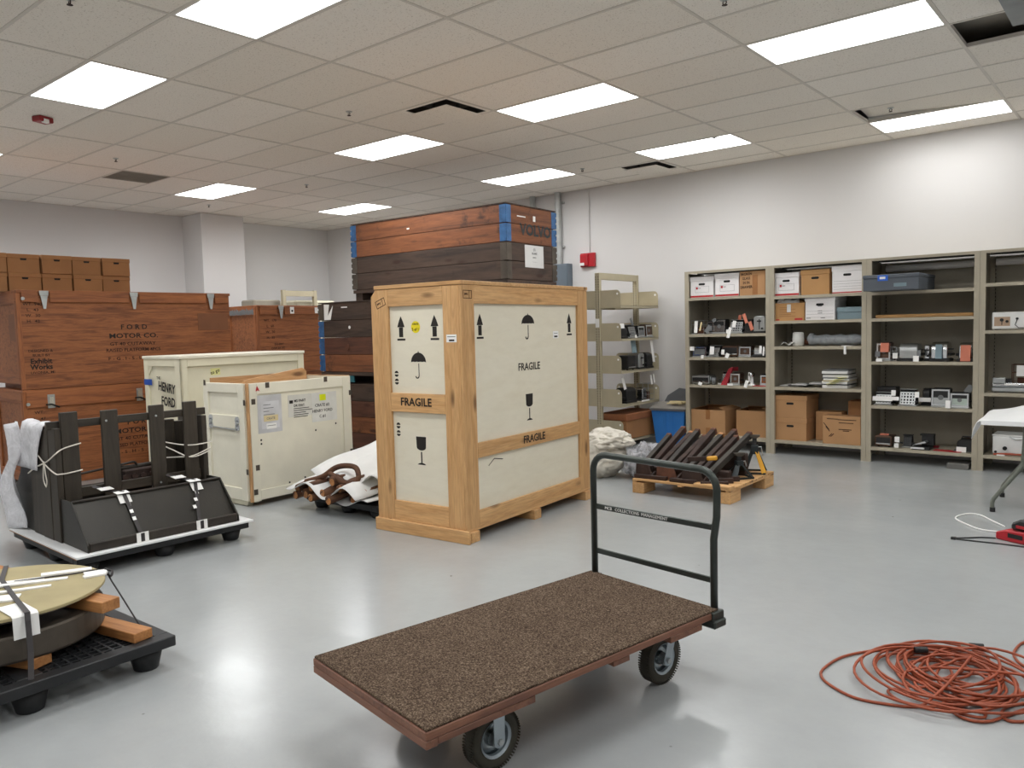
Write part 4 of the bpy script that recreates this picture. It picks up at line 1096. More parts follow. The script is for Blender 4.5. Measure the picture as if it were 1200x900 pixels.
bx(-PW, 0, zb - .021, .0, PL, zb).build('floor_board', PINE('y'), t, bevel=.002)
bx(-PW - .004, -.022, .0005, .03, .0, zb - .004).build('kick_board', PINE('x'), t, bevel=.003)
# end wall (faces -y) : frame of boards
fa = Face(t, (-PW, .022, 0), (1, 0, 0), (0, 0, 1))
def board(f, x0, z0, x1, z1, horiz, depth=.022):
    ax = {(1, 0): 'x', (0, 1): 'y'}[(round(abs(f.U.x)), round(abs(f.U.y)))] if horiz else 'z'
    return f.slab('frame_board', x0, z0, x1, z1, PINE(ax), 0, depth, .002)
b = MB()
b.prism([fa.pt(x, z_, 0) for x, z_ in ((.012, zb), (.19, zb), (.19, PH - .032), (.06, PH - .032), (.012, PH - .085))], fa.N * .022)
b.build('frame_board', PINE('z'), t, bevel=.002)
board(fa, PW - .175, zb, PW - .022, PH - .032, False)
board(fa, .191, PH - .165, PW - .176, PH - .032, True)
board(fa, .191, .945, PW - .176, 1.088, True)
board(fa, .191, zb, PW - .176, .25, True)
arrow_sym(fa, .302, 1.49, .185, .075); arrow_sym(fa, .64, 1.49, .185, .075)
umbrella_sym(fa, .47, 1.205, .205, .15)
glass_sym(fa, .47, .545, .215, .1)
for zz in (1.235, 1.175, .835, .775):
    for sg in (0, PI): fa.polys('stencil_dot', [ring(.24, zz + (.003 if sg == 0 else -.003), .02, 8, sg + .1, sg + PI - .1)], M_INK)
fF = Face(t, (-PW, 0, 0), (1, 0, 0), (0, 0, 1))
fF.text('FRAGILE', .45, 1.022, .085, M_INK, off=.02)
fa.polys('yellow_sticker', [ring(.452, 1.59, .045, 20)], M_YELLOW)
fa.text('CRATE', .452, 1.612, .02, M_INK, e=.003); fa.text('5 of 1', .452, 1.572, .03, M_INK, e=.003)
fF.rect('address_label', PW - .145, 1.472, PW - .05, 1.528, M_TAG); fF.rect('barcode', PW - .12, 1.48, PW - .07, 1.492, M_INK, .001, .002); fF.rect('print_line', PW - .135, 1.51, PW - .06, 1.514, M_INK, .001, .002)
def ippc(f, x, z_, rot):
    b = []
    c, s_ = math.cos(rot), math.sin(rot)
    def tr(p): return (x + p[0] * c - p[1] * s_, z_ + p[0] * s_ + p[1] * c)
    for a in ((-.05, -.03, .05, -.026), (-.05, .026, .05, .03), (-.05, -.03, -.046, .03), (.046, -.03, .05, .03), (.02, -.03, .023, .03)):
        b.append([tr(p) for p in ((a[0], a[1]), (a[2], a[1]), (a[2], a[3]), (a[0], a[3]))])
    f.polys('treatment_stamp', b, M_INKB)
    f.text('IPPC', x - .015 * c, z_ - .015 * s_, .022, M_INKB, rot=rot)
ippc(fF, .115, PH - .135, .35)
# long side (faces +x)
fs = Face(t, (-.022, 0, 0), (0, 1, 0), (0, 0, 1))
board(fs, .002, zb, .15, PH - .032, False)
board(fs, PL - .165, zb, PL - .002, PH - .032, False)
board(fs, .151, PH - .165, PL - .166, PH - .032, True)
board(fs, .151, zb, PL - .166, .217, True)
board(fs, .151, .61, PL - .166, .722, True)
fS = Face(t, (0, 0, 0), (0, 1, 0), (0, 0, 1))
arrow_sym(fs, .24, 1.49, .185, .075); arrow_sym(fs, 1.51, 1.49, .19, .075)
umbrella_sym(fs, .873, 1.475, .205, .18)
fs.text('FRAGILE', .877, 1.25, .085, M_INK, off=.012)
glass_sym(fs, .868, .815, .215, .1)
fS.text('FRAGILE', .897, .667, .085, M_INK, off=.02)
fs.rect('address_label', 1.245, 1.47, 1.33, 1.53, M_TAG); fs.rect('barcode', 1.262, 1.478, 1.312, 1.492, M_INK, .001, .002); fs.rect('print_line', 1.26, 1.51, 1.315, 1.514, M_INK, .001, .002)
ippc(fS, .075, PH - .1, 0)
f_scr = MB()
f_scr.tube([fs.pt(.3, .53, .003), fs.pt(.37, .575, .003), fs.pt(.48, .555, .003)], .003, 4)
f_scr.build('scuff', M_INKB, t)

# ------------------------------------------------------------------ brown oak-ply exhibit crates, stacked
def hinge(f, x, ztop):
    f.polys('strap_hinge', [[(x - .04, ztop - .05), (x + .04, ztop - .05), (x + .045, ztop), (x - .045, ztop)], [(x - .012, ztop - .19), (x + .012, ztop - .19), (x + .034, ztop - .052), (x - .034, ztop - .052)]], M_GALV, .006, .028)
def latch(f, x, z_, e=.028):
    f.rect('latch_plate', x - .035, z_ - .07, x + .035, z_ + .075, M_BRUSH, .004, e)
    f.rect('hasp', x - .022, z_ - .05, x + .022, z_ + .05, M_CHROME, .012, e + .004)
    b = MB(); b.tube([f.pt(x - .06, z_ - .03, e + .02), f.pt(x, z_ - .03, e + .03), f.pt(x + .07, z_ - .065, e + .02)], .009, 6)
    b.build('latch_hook', M_DARKSLOT, f.p)
def oak_crate(lab, x, y, z, rot, w, l, h, hinged):
    t = thing('exhibit_crate', lab, 'crate', (x, y, z + .0005), rot)
    bx(-w + .02, .02, .06, -.03, l, h - .03).build('panel', OAK('y'), t); bx(-.0295, .02, .004, -.006, l, h - .03).build('side_sheet', OAK('y'), t)
    for y0 in (.1, l / 2 - .05, l - .2): bx(-w + .02, y0, 0, -.03, y0 + .1, .06).build('runner', OAKD('x'), t)
    bx(-w - .01, -.0, h - .03, .012, l + .01, h).build('lid', OAKD('y'), t, bevel=.003)
    f = Face(t, (-.006, 0, 0), (0, 1, 0), (0, 0, 1))
    f.slab('corner_post', .0, .004, .04, h - .03, OAKD('z'), -.02, .006)
    # left end panel framed by battens
    e = Face(t, (-w, .02, 0), (1, 0, 0), (0, 0, 1))
    e.slab('end_batten', 0, h - .14, w - .04, h - .03, OAKD('x'), 0, .02); e.slab('end_batten', 0, .06, w - .04, .16, OAKD('x'), 0, .02)
    e.slab('end_batten', w - .1, .16, w - .04, h - .14, OAKD('z'), 0, .02); e.slab('end_batten', 0, .16, .08, h - .14, OAKD('z'), 0, .02)
    return t, f
FX, FY, FR, FW_, FL_, FH = -9.195, 3.019, R(-2.3), 0.95, 2.362, 1.045
tU, f = oak_crate('large upper brown plywood crate with strap hinges, brown lidded boxes on top', FX, FY, 1.047, FR, FW_, FL_, FH, True)
zt = FH
for a, c_ in ((.045, .2), (.315, 1.138), (1.25, 2.055), (2.17, 2.345)): f.slab('lid_batten', a, zt - .125, c_, zt - .012, OAKD('y'), 0, .024)
for xx in (.257, 1.186, 2.11): hinge(f, xx, zt - .006)
b = MB().cyl(f.pt(.055, zt - .09, .02), f.pt(.055, zt - .09, .04), .018, 10); b.build('bolt', M_BRUSH, tU)
zo = 1.047
f.text('F O R D', 1.18, 1.69 - zo, .075, M_INK, off=.02, xs=1.15); f.text('MOTOR CO.', 1.175, 1.59 - zo, .075, M_INK, off=.02, xs=1.3)
f.text('GT 40 CUTAWAY', 1.16, 1.50 - zo, .052, M_INKB, xs=1.25); f.text('RAISED PLATFORM 4PCS', 1.165, 1.43 - zo, .052, M_INKB, xs=1.08)
f.text('F - G . I - S . L I', 1.08, 1.335 - zo, .05, M_INKB, xs=1.3)
for k, s_ in enumerate(('WT. 940', 'L.  43', 'W.  30', 'H.  42')): f.text(s_, .15, 1.945 - zo - k * .06, .042, M_INKB, xs=1.2)
f.text('DESIGNED &', .2, 1.452 - zo, .038, M_INKB, xs=1.1); f.text('BUILT BY', .205, 1.405 - zo, .038, M_INKB, xs=1.1)
f.text('Exhibit', .2, 1.342 - zo, .075, M_INK, off=.03); f.text('Works', .2, 1.28 - zo, .075, M_INK, off=.03); f.text('LIVONIA, MI', .21, 1.222 - zo, .036, M_INKB, xs=1.2)
f.slab('brown_patch', 1.945, 1.64 - zo, 2.335, 1.845 - zo, M_BROWNPLY, 0, .004, .001)
e = Face(tU, (-FW_, .0, 0), (1, 0, 0), (0, 0, 1)); e.rect('dark_label', FW_ - .35, .52, FW_ - .12, .8, M_BROWNPLY, .002, -.018)
tL, f = oak_crate('lower brown plywood crate with latches, behind the iron trough', FX, FY, 0.0, FR, FW_, FL_, FH, False)
f.slab('lid_batten', .03, FH - .19, 2.345, FH - .012, OAKD('y'), 0, .024)
for xx in (.262, 1.187, 2.1): latch(f, xx, FH - .135)
b = MB().cyl(f.pt(.04, FH - .15, .02), f.pt(.04, FH - .15, .04), .018, 10); b.build('bolt', M_BRUSH, tL)
f.text('F O R D', 1.19, .60, .075, M_INK, off=.02, xs=1.15); f.text('MOTOR CO.', 1.175, .505, .075, M_INK, off=.02, xs=1.3)
f.text('GT 40 CUTAWAY', 1.16, .42, .052, M_INKB, xs=1.25); f.text('RAISED PLATFORM 4PCS', 1.165, .345, .052, M_INKB, xs=1.08)
f.text('K - S . H - S . K', 1.1, .265, .05, M_INKB, xs=1.3)
for k, s_ in enumerate(('WT.', 'L.  47')): f.text(s_, .15, .8 - k * .07, .042, M_INKB, xs=1.2)
# brown lidded boxes on the upper crate: five columns, two high
BXX = FX - .36
rowz = 1.047 + FH + .0015
cols = [2.755, 3.075, 3.407, 3.727, 4.052, 4.378]
ord_ = ('farthest left', 'second from the left', 'middle', 'second from the right', 'rightmost')
for r_ in range(2):
    for k in range(5):
        y0, y1 = cols[k] + .004, cols[k + 1] - .004
        w = y1 - y0
        t = thing('file_box', '%s brown lidded box in the %s row on the upper brown crate' % (ord_[k], 'top' if r_ else 'lower'), 'box', (BXX + .02 * math.sin(k * 3 + r_), (y0 + y1) / 2, rowz + r_ * .2055), R(90), 'brown lidded boxes on the big brown crate')
        bx(-w / 2 + .004, .004, 0, w / 2 - .004, .38, .19).build('body', M_CARDD, t, bevel=.002)
        bx(-w / 2, 0, .158, w / 2, .384, .204).build('lid', M_CARDD, t, bevel=.003)
        f = Face(t, (-w / 2, .004, 0), (1, 0, 0), (0, 0, 1))
        f.polys('hand_hole', [[(w / 2 - .033, .158), (w / 2 - .027, .138), (w / 2 + .027, .138), (w / 2 + .033, .158)]], M_DARKSLOT, .002)
# second pair of oak crates farther back
for zz, lab in ((0.0, 'lower far brown crate mostly hidden behind the cream crates'), (1.0, 'far brown plywood crate with white paper labels in front of the wall pier')):
    t, f = oak_crate(lab, -10.2, 6.46, zz, R(0.5), .8, 1.12, .998, True)
    if zz:
        f.slab('lid_batten', .05, .86, .33, .985, OAKD('y'), 0, .024); f.slab('lid_batten', .47, .86, 1.1, .985, OAKD('y'), 0, .024)
        hinge(f, .4, .992)
        f.rect('paper_label', .56, .875, .63, .975, M_TAG, .002, .025); f.rect('paper_label', 1.01, .88, 1.08, .97, M_TAG, .002, .025); f.rect('barcode', .58, .9, .61, .93, M_INK, .001, .028)
        for k, s_ in enumerate(('WT.  170', 'L.  60', 'W.  30', 'H.  35')): f.text(s_, .22, .775 - k * .085, .05, M_INKB, xs=1.1)
        f.text('EXHIBIT', .36, .42, .045, M_INKB); f.text('DISPLAY PT', .34, .36, .045, M_INKB)
        e = Face(t, (-.8, .0, 0), (1, 0, 0), (0, 0, 1))
        b = MB()
        random.seed(11)
        for k in range(26):
            x0 = .05 + k * .026; b.prism([e.pt(x0, .86 + random.uniform(0, .03), .001), e.pt(x0 + .02, .86, .001), e.pt(x0 + .022, .93 + random.uniform(-.03, .04), .001), e.pt(x0 + .003, .94, .001)], e.N * .004)
        b.build('torn_label', M_GREYPL, t)
# pale frame and box behind them
t = thing('far_shelf_frame', 'pale shelf frame standing by the back wall beyond the brown crates', 'shelf', (-11.3, 7.67, 0))
for yy in (0, .62): bx(-.03, yy - .03, 0, .03, yy + .03, 2.3).build('upright', M_RACK, t)
bx(-.025, .03, 2.2, .025, .59, 2.29).build('top_bar', M_RACK, t)
t = bx(-.2, 0, 0, .2, .5, 2.14).build('grey_cabinet', M_SHELFIN, None, .02, loc=(-11.62, 7.2, 0.0005)); tag(t, 'grey cabinet top left of the pale shelf frame beyond the far crate', 'cabinet')
t = bx(-.25, 0, 0, .25, .84, 2.14).build('cream_cabinet', M_BEIGE, None, .03, loc=(-11.66, 7.98, 0.0005)); tag(t, 'plain cream cabinet top showing beyond the far brown crate', 'cabinet')

# ------------------------------------------------------------------ cream crates
HX, HY = -7.56, 3.90
HW, HL, HH = .72, 1.50, 1.372
t = thing('cream_crate', 'closed cream crate with black stencilling and blue tape, behind the open ivory crate', 'crate', (HX, HY, 0), R(2))
bx(-HW + .02, .02, .08, -.02, HL, HH - .03).build('panel', M_BEIGE, t)
for y0 in (.05, HL / 2, HL - .15): bx(-HW + .02, y0, 0.0005, -.02, y0 + .1, .08).build('skid', M_BEIGE, t)
bx(-HW - .01, -.01, HH - .03, .01, HL + .01, HH).build('lid', M_BEIGE2, t, bevel=.004)
e = Face(t, (-HW, .02, 0), (1, 0, 0), (0, 0, 1)); f = Face(t, (-.02, 0, 0), (0, 1, 0), (0, 0, 1))
for q in ((0, .06, .075, HH - .03), (HW - .11, .06, HW - .0, HH - .03), (.0755, HH - .105, HW - .1105, HH - .03), (.0755, .08, HW - .1105, .2)): e.slab('end_batten', *q, M_BEIGE, 0, .02)
for q in ((0.0, .06, .075, HH - .03), (HL - .08, .06, HL, HH - .03), (.0755, HH - .11, HL - .0805, HH - .03), (.0755, .08, HL - .0805, .2)): f.slab('side_batten', *q, M_BEIGE, 0, .02)
e.polys('corner_brace', [[(.0755, HH - .105), (.0755, HH - .2), (.16, HH - .105)]], M_BEIGE, .012)
eF = Face(t, (-HW, 0, 0), (1, 0, 0), (0, 0, 1))
eF.text('THE', .29, 1.145, .04, M_INK, off=.02); eF.text('HENRY', .44, 1.045, .13, M_INK, off=.03, xs=.78, rot=R(-7)); eF.text('FORD', .46, .90, .13, M_INK, off=.03, xs=.78, rot=R(-4))
eF.rect('blue_tape', -.005, 1.07, .155, 1.13, M_BLUETAPE, .002, .001)
f.rect('yellow_note', .34, 1.16, .45, 1.23, plain('yellow_scribble_note', '#d3d08f', .7), .001); f.text('to go', .39, 1.195, .05, M_INK, rot=.3); f.rect('paper_label', .3, .93, .55, 1.07, M_PAPER, .001); f.text('HFM 2', .42, 1.03, .03, M_INK); f.rect('print_line', .36, .94, .5, .955, M_INK, .001, .002)
# open ivory crate with latches
t = thing('open_crate', 'open ivory painted crate with taped papers and butterfly latches', 'crate', (-6.36, 3.885, 0), R(2.08))
OW, OL, OZ, OH = .68, 1.195, .075, 1.125
th = .022
for q, ax in (((-OW, .0, -.0, th), 0), ((-OW, OL - th, 0, OL), 0)):
    bx(q[0] + th, q[1] + .001, OZ, q[2] - th - .006, q[3], OH).build('end_wall', M_BEIGE2, t)
bx(-OW, 0.0, OZ, -OW + th, OL, OH).build('side_wall', M_BEIGE2, t)
sp = bx(-th, .018, OZ, 0, OL, OH + .0).build('side_wall', M_BEIGE2, t)
bx(-OW + th, th, OZ, -th, OL - th, OZ + .02).build('floor_board', FIRPALE('x'), t)
for x0, y0 in ((-OW + .12, .14), (-.13, .14), (-OW + .12, OL - .14), (-.13, OL - .14)):
    w_ = MB().lathe([(.03, -.015), (.036, -.008), (.036, .008), (.03, .015)], 14, (x0, y0, .0365), 'x').build('caster', M_BEIGE, t)
    bx(x0 - .025, y0 - .025, .055, x0 + .025, y0 + .025, OZ).build('caster_plate', M_BRUSH, t)
e = Face(t, (-OW, .001, 0), (1, 0, 0), (0, 0, 1)); f = Face(t, (0, 0, 0), (0, 1, 0), (0, 0, 1))
for q in ((.0, OZ - .02, .075, OH), (OW - .115, OZ - .02, OW - .028, OH), (.0755, OH - .085, OW - .1155, OH), (.0755, OZ - .02, OW - .1155, OZ + .09), (.0755, .715, OW - .1155, .83)): e.slab('end_batten', *q, M_BEIGE2, 0, .018)
for q in ((.02, OZ - .03, .095, OH), (OL - .1, OZ - .02, OL, OH), (.0955, OH - .1, OL - .1005, OH), (.0955, OZ - .02, OL - .1005, OZ + .07)): f.slab('side_batten', *q, M_BEIGE2, 0, .016)
f.slab('corner_edge', .0, OZ - .03, .018, OH, FIRPALE('z'), -.02, .012)
for x0 in (-OW + .2, -.3): bx(x0, -.0, .0005, x0 + .22, .07, OZ - .001).build('skid', M_BEIGE, t, bevel=.01)
# top edges of bare wood
bx(-OW + .03, OL - th - .004, OH, -.0, OL, OH + .006).build('wood_edge', FIRPALE('x'), t)
pl = MB().prism([(-.05, .02, OH + .0), (-.05, .70, OH + .0), (-.05, .70, OH + .085), (-.05, .66, OH + .11), (-.05, .02, OH + .03)], (-.02, 0, 0)).build('inner_board', FIRPALE('y'), t)
pl2 = bx(-OW + .03, .04, OH - .2, -OW + .05, OL - .04, OH + .04).build('inner_board', FIRPALE('y'), t)
for xx, zz in ((.115, .765), (OW - .135, .762)):
    e.polys('latch_plate', [ring(xx, zz + .03, .034, 14), ring(xx, zz - .035, .034, 14), [(xx - .02, zz - .03), (xx + .02, zz - .03), (xx + .02, zz + .03), (xx - .02, zz + .03)]], M_CHROME, .006, .018)
    e.polys('latch_wing', [ring(xx, zz, .016, 12)], M_BRUSH, .014, .02)
b = MB(); b.tube([e.pt(.1, .72, .03), e.pt(OW - .15, .705, .03)], .006, 6); b.build('latch_bar', M_BRUSH, t)
for xx, zz in ((.02, 1.1), (OW - .03, .93), (OW - .03, .3)): e.rect('steel_clip', xx, zz, xx + .03, zz + .05, M_STEELDK, .003, .018)
for xx, zz in ((.035, .935), (.19, 1.075), (.86, 1.085), (.05, .33), (1.17, .93), (.02, .11), (1.16, .33), (.52, .1)): f.rect('steel_clip', xx, zz, xx + .04, zz + .05, M_STEELDK, .003, .016)
f.polys('red_arrow', [[(.1, 1.1), (.09, 1.075), (.085, 1.05), (.105, 1.06), (.125, 1.05), (.115, 1.075)]], M_RED, .002, .016)
f.rect('plastic_sleeve', .105, .66, .365, 1.01, plain('grey_sleeve', '#c5c5c7', .3), .002)
f.rect('sheet', .14, .7, .335, .95, plain('greyed_paper', '#cfcfd2', .4), .001, .003)
for k in range(5): f.rect('print_line', .165, .915 - k * .03, .165 + (.08, .11, .06, .12, .1)[k], .921 - k * .03, M_GREYPL, .001, .0045)
f.rect('cream_note', .165, .765, .32, .82, M_CREAMNOTE, .001, .005); f.text('CRATE', .24, .79, .03, M_GREYPL, e=.007); f.rect('white_label', .19, .695, .3, .745, M_TAG, .001, .005); f.rect('print_line', .2, .722, .29, .727, M_GREYPL, .001, .0062)
f.rect('paper_sheet', .44, .775, .71, .985, plain('packing_paper', '#d6d4cc', .6), .001)
f.rect('black_blot', .455, .905, .495, .935, M_INK, .001, .002); f.text('MS PART', .575, .925, .035, M_INK, e=.003); f.text('DR 09AT', .565, .88, .032, M_INK, e=.003)
for k in range(5): f.rect('print_line', .5, .85 - k * .02, .62 + (.06, .1, .02, .05, .04)[k], .856 - k * .02, M_INK, .001, .002)
f.rect('paper_sheet', .712, .70, 1.02, .985, plain('pale_sheet', '#dad9d3', .6), .001, .001); f.rect('lime_note', .81, .905, .885, .965, M_YELLOWGR, .001, .003)
for k, s_ in enumerate(('CRATE #2', 'HENRY FORD', 'C #1')): f.text(s_, .84, .86 - k * .055, .04, M_INK, e=.003)
for xx, zz in ((.13, .6), (.13, .565), (.75, .62), (1.0, .66), (.42, .16), (.6, .18)): f.polys('stain', [ring(xx, zz, .01, 8)], M_INK, .0006)

# ------------------------------------------------------------------ stacked plank boxes with blue steel corners
def plank_box(lab, x, y, z, rot, L, W, mats, ph, post=M_BLUESTEEL, lid=True, blue=None):
    """collar planks on a dark pallet; front faces -y, right end faces +x; corner origin front right"""
    t = thing('plank_box', lab, 'box', (x, y, z + .0005), rot)
    b0 = .145
    for x0 in (-L + .02, -L / 2 - .05, -.14):
        bx(x0, .02, 0, x0 + .12, W - .02, .1).build('pallet_runner', COLLARD('y'), t)
    bx(-L, 0, .1, 0, W, b0 - .004).build('pallet_deck', COLLARD('x'), t)
    tt = .025
    for k, mt_ in enumerate(mats):
        z0 = b0 + k * ph; z1 = z0 + ph - .004
        bx(-L + .045, 0, z0, -.045, tt, z1).build('plank', mt_('x'), t, bevel=.004)
        bx(-L + .045, W - tt, z0, -.045, W, z1).build('plank', mt_('x'), t, bevel=.004)
        bx(-tt, .045, z0, 0, W - .045, z1).build('plank', mt_('y'), t, bevel=.004)
        bx(-L, .045, z0, -L + tt, W - .045, z1).build('plank', mt_('y'), t, bevel=.004)
        for cx, cy_, sx, sy in ((0, 0, -1, 1), (-L, 0, 1, 1), (0, W, -1, -1), (-L, W, 1, -1)):
            b = MB()
            b.box(min(cx, cx + sx * .085), cy_ - .004 if sy > 0 else cy_ - .0, z0 + .004, max(cx, cx + sx * .085), cy_ if sy > 0 else cy_ + .004, z1 - .004)
            xo = .004 if sx < 0 else -.004
            b.box(min(cx, cx + xo), min(cy_, cy_ + sy * .085), z0 + .004, max(cx, cx + xo), max(cy_, cy_ + sy * .085), z1 - .004)
            for q in range(3): b.cyl((cx + (-.004 if sx > 0 else .004), cy_ - sy * .004, z0 + .01 + q * ph / 3), (cx + (-.004 if sx > 0 else .004), cy_ - sy * .004, z0 + (q + .8) * ph / 3), .007, 8)
            b.build('corner_hinge', post if (blue and k in blue) or (not blue and (mt_ is COLLAR or post is not M_BLUESTEEL)) else M_STEELDK, t)
    if lid:
        bx(-L - .005, -.005, b0 + len(mats) * ph, .005, W + .005, b0 + len(mats) * ph + .012).build('lid', COLLARD('x'), t)
    return t
ph = .2
vt = plank_box('orange and black planked box topping the stack, white notice on its end', -5.45, 6.49, 1.9485, R(3), 2.42, .95, (COLLARD, COLLARD, COLLAR, COLLAR), ph)
f = Face(vt, (0, 0, 0), (0, 1, 0), (0, 0, 1))
f.text('VOLVO', .55, .145 + 2.72 * ph, .17, M_GREENBLK, off=.035, xs=1.05, name='faded_lettering')
f.rect('paper_notice', .33, .285, .69, .53, M_PAPER, .002); 
for k, (s_, sz) in enumerate((('(1)', .05), ('FRAME', .045), ('PARTS', .03), ('- - - - - -', .035))): f.text(s_, .51, .485 - k * .045, sz * .75, M_GREYPL, e=.004)
f.rect('white_tag', .5, .145 + 3.25 * ph, .545, .145 + 3.55 * ph, M_TAG, .002); f.rect('white_scrape', .2, .145 + 3.4 * ph, .36, .145 + 3.46 * ph, M_TAG, .001)
f.polys('white_sticker', [ring(.06, .145 + 1.4 * ph, .025, 10)], M_TAG, .002)
f = Face(vt, (-2.42, 0, 0), (1, 0, 0), (0, 0, 1)); f.rect('white_tag', .96, .145 + 3.3 * ph, 1.0, .145 + 3.38 * ph, M_TAG, .002)
dt = plank_box('dark planked box with blue corner post, under the orange topped planked box', -5.5, 6.25, .938, R(3), 2.75, .95, (COLLAR, COLLARR, COLLARD, COLLARD), .2125, lid=True, blue=(0, 1, 2))
f = Face(dt, (-2.75, 0, 0), (1, 0, 0), (0, 0, 1))
f.polys('torn_notice', [[(.1, .79), (.22, .79), (.27, .965), (.17, .84), (.2, .98), (.1, .985)]], M_TAG, .002); f.rect('white_scrape', .42, .93, .53, .945, M_TAG, .001)
f.polys('red_pad', [ring(.52, .45, .028, 10, sy=1.4)], M_RUST2, .02)
f.polys('white_ring', [ring(.56, .69, .02, 10)], M_TAG, .002)
plank_box('lowest dark planked box standing on the floor under the other two', -5.5, 6.25, 0.0, R(3), 2.75, .95, (COLLARR, COLLAR, COLLARR, COLLARD), .1945, post=M_STEELDK)
t = bx(-.08, 0, 0, .08, .1, .075).build('teal_block', plain('teal_paint', '#2e6a74', .6), None, .004, loc=(-7.62, 6.06, .0)); 
t.location = (-5.5 - 2.75 * math.cos(R(3)) + .52, 6.25 - 2.75 * math.sin(R(3)) - .02, .9355)
bpy.data.objects.remove(t)
b = bx(-2.75 + .42, -.004, .02, -2.75 + .6, .018, .095).build('teal_block', plain('teal_paint', '#2e6a74', .6), dt)

# ------------------------------------------------------------------ black plastic pallet (grid deck on cup feet)
def plastic_pallet(lab, x, y, rot, w, l, h=.15, label_cat='pallet', holes=()):
    """corner at the origin, spreading to -x and +y"""
    t = thing('plastic_pallet', lab, label_cat, (x, y, 0.0005), rot)
    rim = .07
    b = MB()
    for q in ((-w, 0, -w + rim, l), (-rim, 0, 0, l), (-w + rim, 0, -rim, rim), (-w + rim, l - rim, -rim, l), (-w + rim, l / 2 - .05, -rim, l / 2 + .05), (-w / 2 - .05, rim, -w / 2 + .05, l / 2 - .05), (-w / 2 - .05, l / 2 + .05, -w / 2 + .05, l - rim)):
        b.box(q[0], q[1], h - .05, q[2], q[3], h)
    b.build('deck_frame', M_PALLETBLACK, t, bevel=.004)
    b = MB(); n = 0
    for i in range(1, int(w / .045)):
        xx = -w + i * .045
        b.box(xx - .005, rim, h - .03, xx + .005, l - rim, h - .003)
    for j in range(1, int(l / .045)):
        yy = j * .045
        b.box(-w + rim, yy - .005, h - .029, -rim, yy + .005, h - .0035)
    b.build('deck_grid', M_PALLETBLACK, t)['kind'] = 'stuff'
    for fx in (-w + .1, -w / 2, -.1):
        for fy in (.1, l / 2, l - .1):
            o_ = MB().lathe([(.05, 0), (.055, .004), (.078, h - .051), (.05, h - .051), (.04, .01)], 14, (fx, fy, 0)).build('cup_foot', M_PALLETBLACK, t)
            o_.data.polygons.foreach_set('use_smooth', [True] * len(o_.data.polygons))
    return t

# ------------------------------------------------------------------ iron trough with slatted back, strapped to a board on a pallet
TX, TY, TR = -5.387, 2.012, R(-1.5)
ca, sa = math.cos(TR), math.sin(TR)
def tl(x, y): return (TX + x * ca - y * sa, TY + x * sa + y * ca)
px_, py_ = tl(-.04, .02)
plastic_pallet('black plastic pallet under the white board and the iron trough', px_, py_, TR, 1.24, 1.23, .135)
t = thing('foam_board', 'white foam board between the black pallet and the iron trough', 'board', (TX, TY, .1365), TR)
bx(-1.3, 0, 0, 0, 1.268, .015).build('board', M_BOARDW, t, bevel=.002)
MB().prism([(-1.302, -.001, -.001), (.001, -.001, -.001), (.001, -.001, .004), (-1.302, -.001, .004)], (0, .003, 0)).build('brown_edge', M_CARDD, t)
z0 = .0155
t = thing('iron_trough', 'blackened iron trough with upright slatted back, strapped to a board', 'trough', (TX, TY, .1365), TR)
ya, yb = .091, 1.177
# end plates of the trough (sloped front)
for nm, yy, top in (('end_plate', ya, .325), ('end_plate', yb - .012, .325)):
    MB().prism([(-.045, yy, z0), (-.05, yy, z0 + .05), (-.30, yy, z0 + .31), (-.62, yy, z0 + .31), (-.62, yy, z0)], (0, .012, 0)).build(nm, M_IRON2, t, bevel=.003)
# sloping front plate, bottom lip, rim
MB().prism([(-.085, ya + .013, z0 + .03), (-.30, ya + .013, z0 + .298), (-.315, ya + .013, z0 + .298), (-.1, ya + .013, z0 + .03)], (0, yb - ya - .026, 0)).build('front_plate', M_IRON2, t, bevel=.002)
bx(-.078, ya + .013, z0, -.05, yb - .013, z0 + .062).build('bottom_lip', M_IRON, t, bevel=.006)
bx(-.33, ya + .013, z0 + .298, -.29, yb - .013, z0 + .312).build('top_rim', M_IRON, t, bevel=.003)
bx(-1.35, ya + .013, z0, -.1, yb - .013, z0 + .03).build('floor_plate', M_IRON, t)
# left end: tall planks
for k, (a, c_, zz) in enumerate(((-.612, -.48, .80), (-.80, -.614, .79), (-1.0, -.802, .785))):
    bx(a, ya - .012 - .004 * (k % 2), z0 - .0, c_, ya + .028, z0 + zz).build('end_plank', IRONWOOD('z'), t, bevel=.004)
MB().prism([(-1.003, ya, z0), (-1.003, ya, z0 + .78), (-1.1, ya, z0 + .78), (-1.28, ya, z0 + .42), (-1.50, ya, z0 + .2), (-1.56, ya, z0 + .06), (-1.5, ya, z0 + .02), (-1.35, ya, z0)], (0, .03, 0)).build('end_wing', M_IRON2, t, bevel=.004)
# right end planks and dark panels behind
for k, (a, c_, zz) in enumerate(((-.60, -.50, .785), (-.74, -.602, .79), (-.9, -.742, .77))):
    bx(a, yb - .03, z0, c_, yb + .012, z0 + zz).build('end_plank', IRONWOOD('z'), t, bevel=.004)
for k, (a, c_) in enumerate(((.86, .94), (.945, 1.03), (1.035, 1.145))):
    bx(-.74 - .01 * k, a, z0 + .05, -.705 - .01 * k, c_, z0 + .78 - .02 * k).build('back_plank', IRONWOOD('z'), t, bevel=.004)
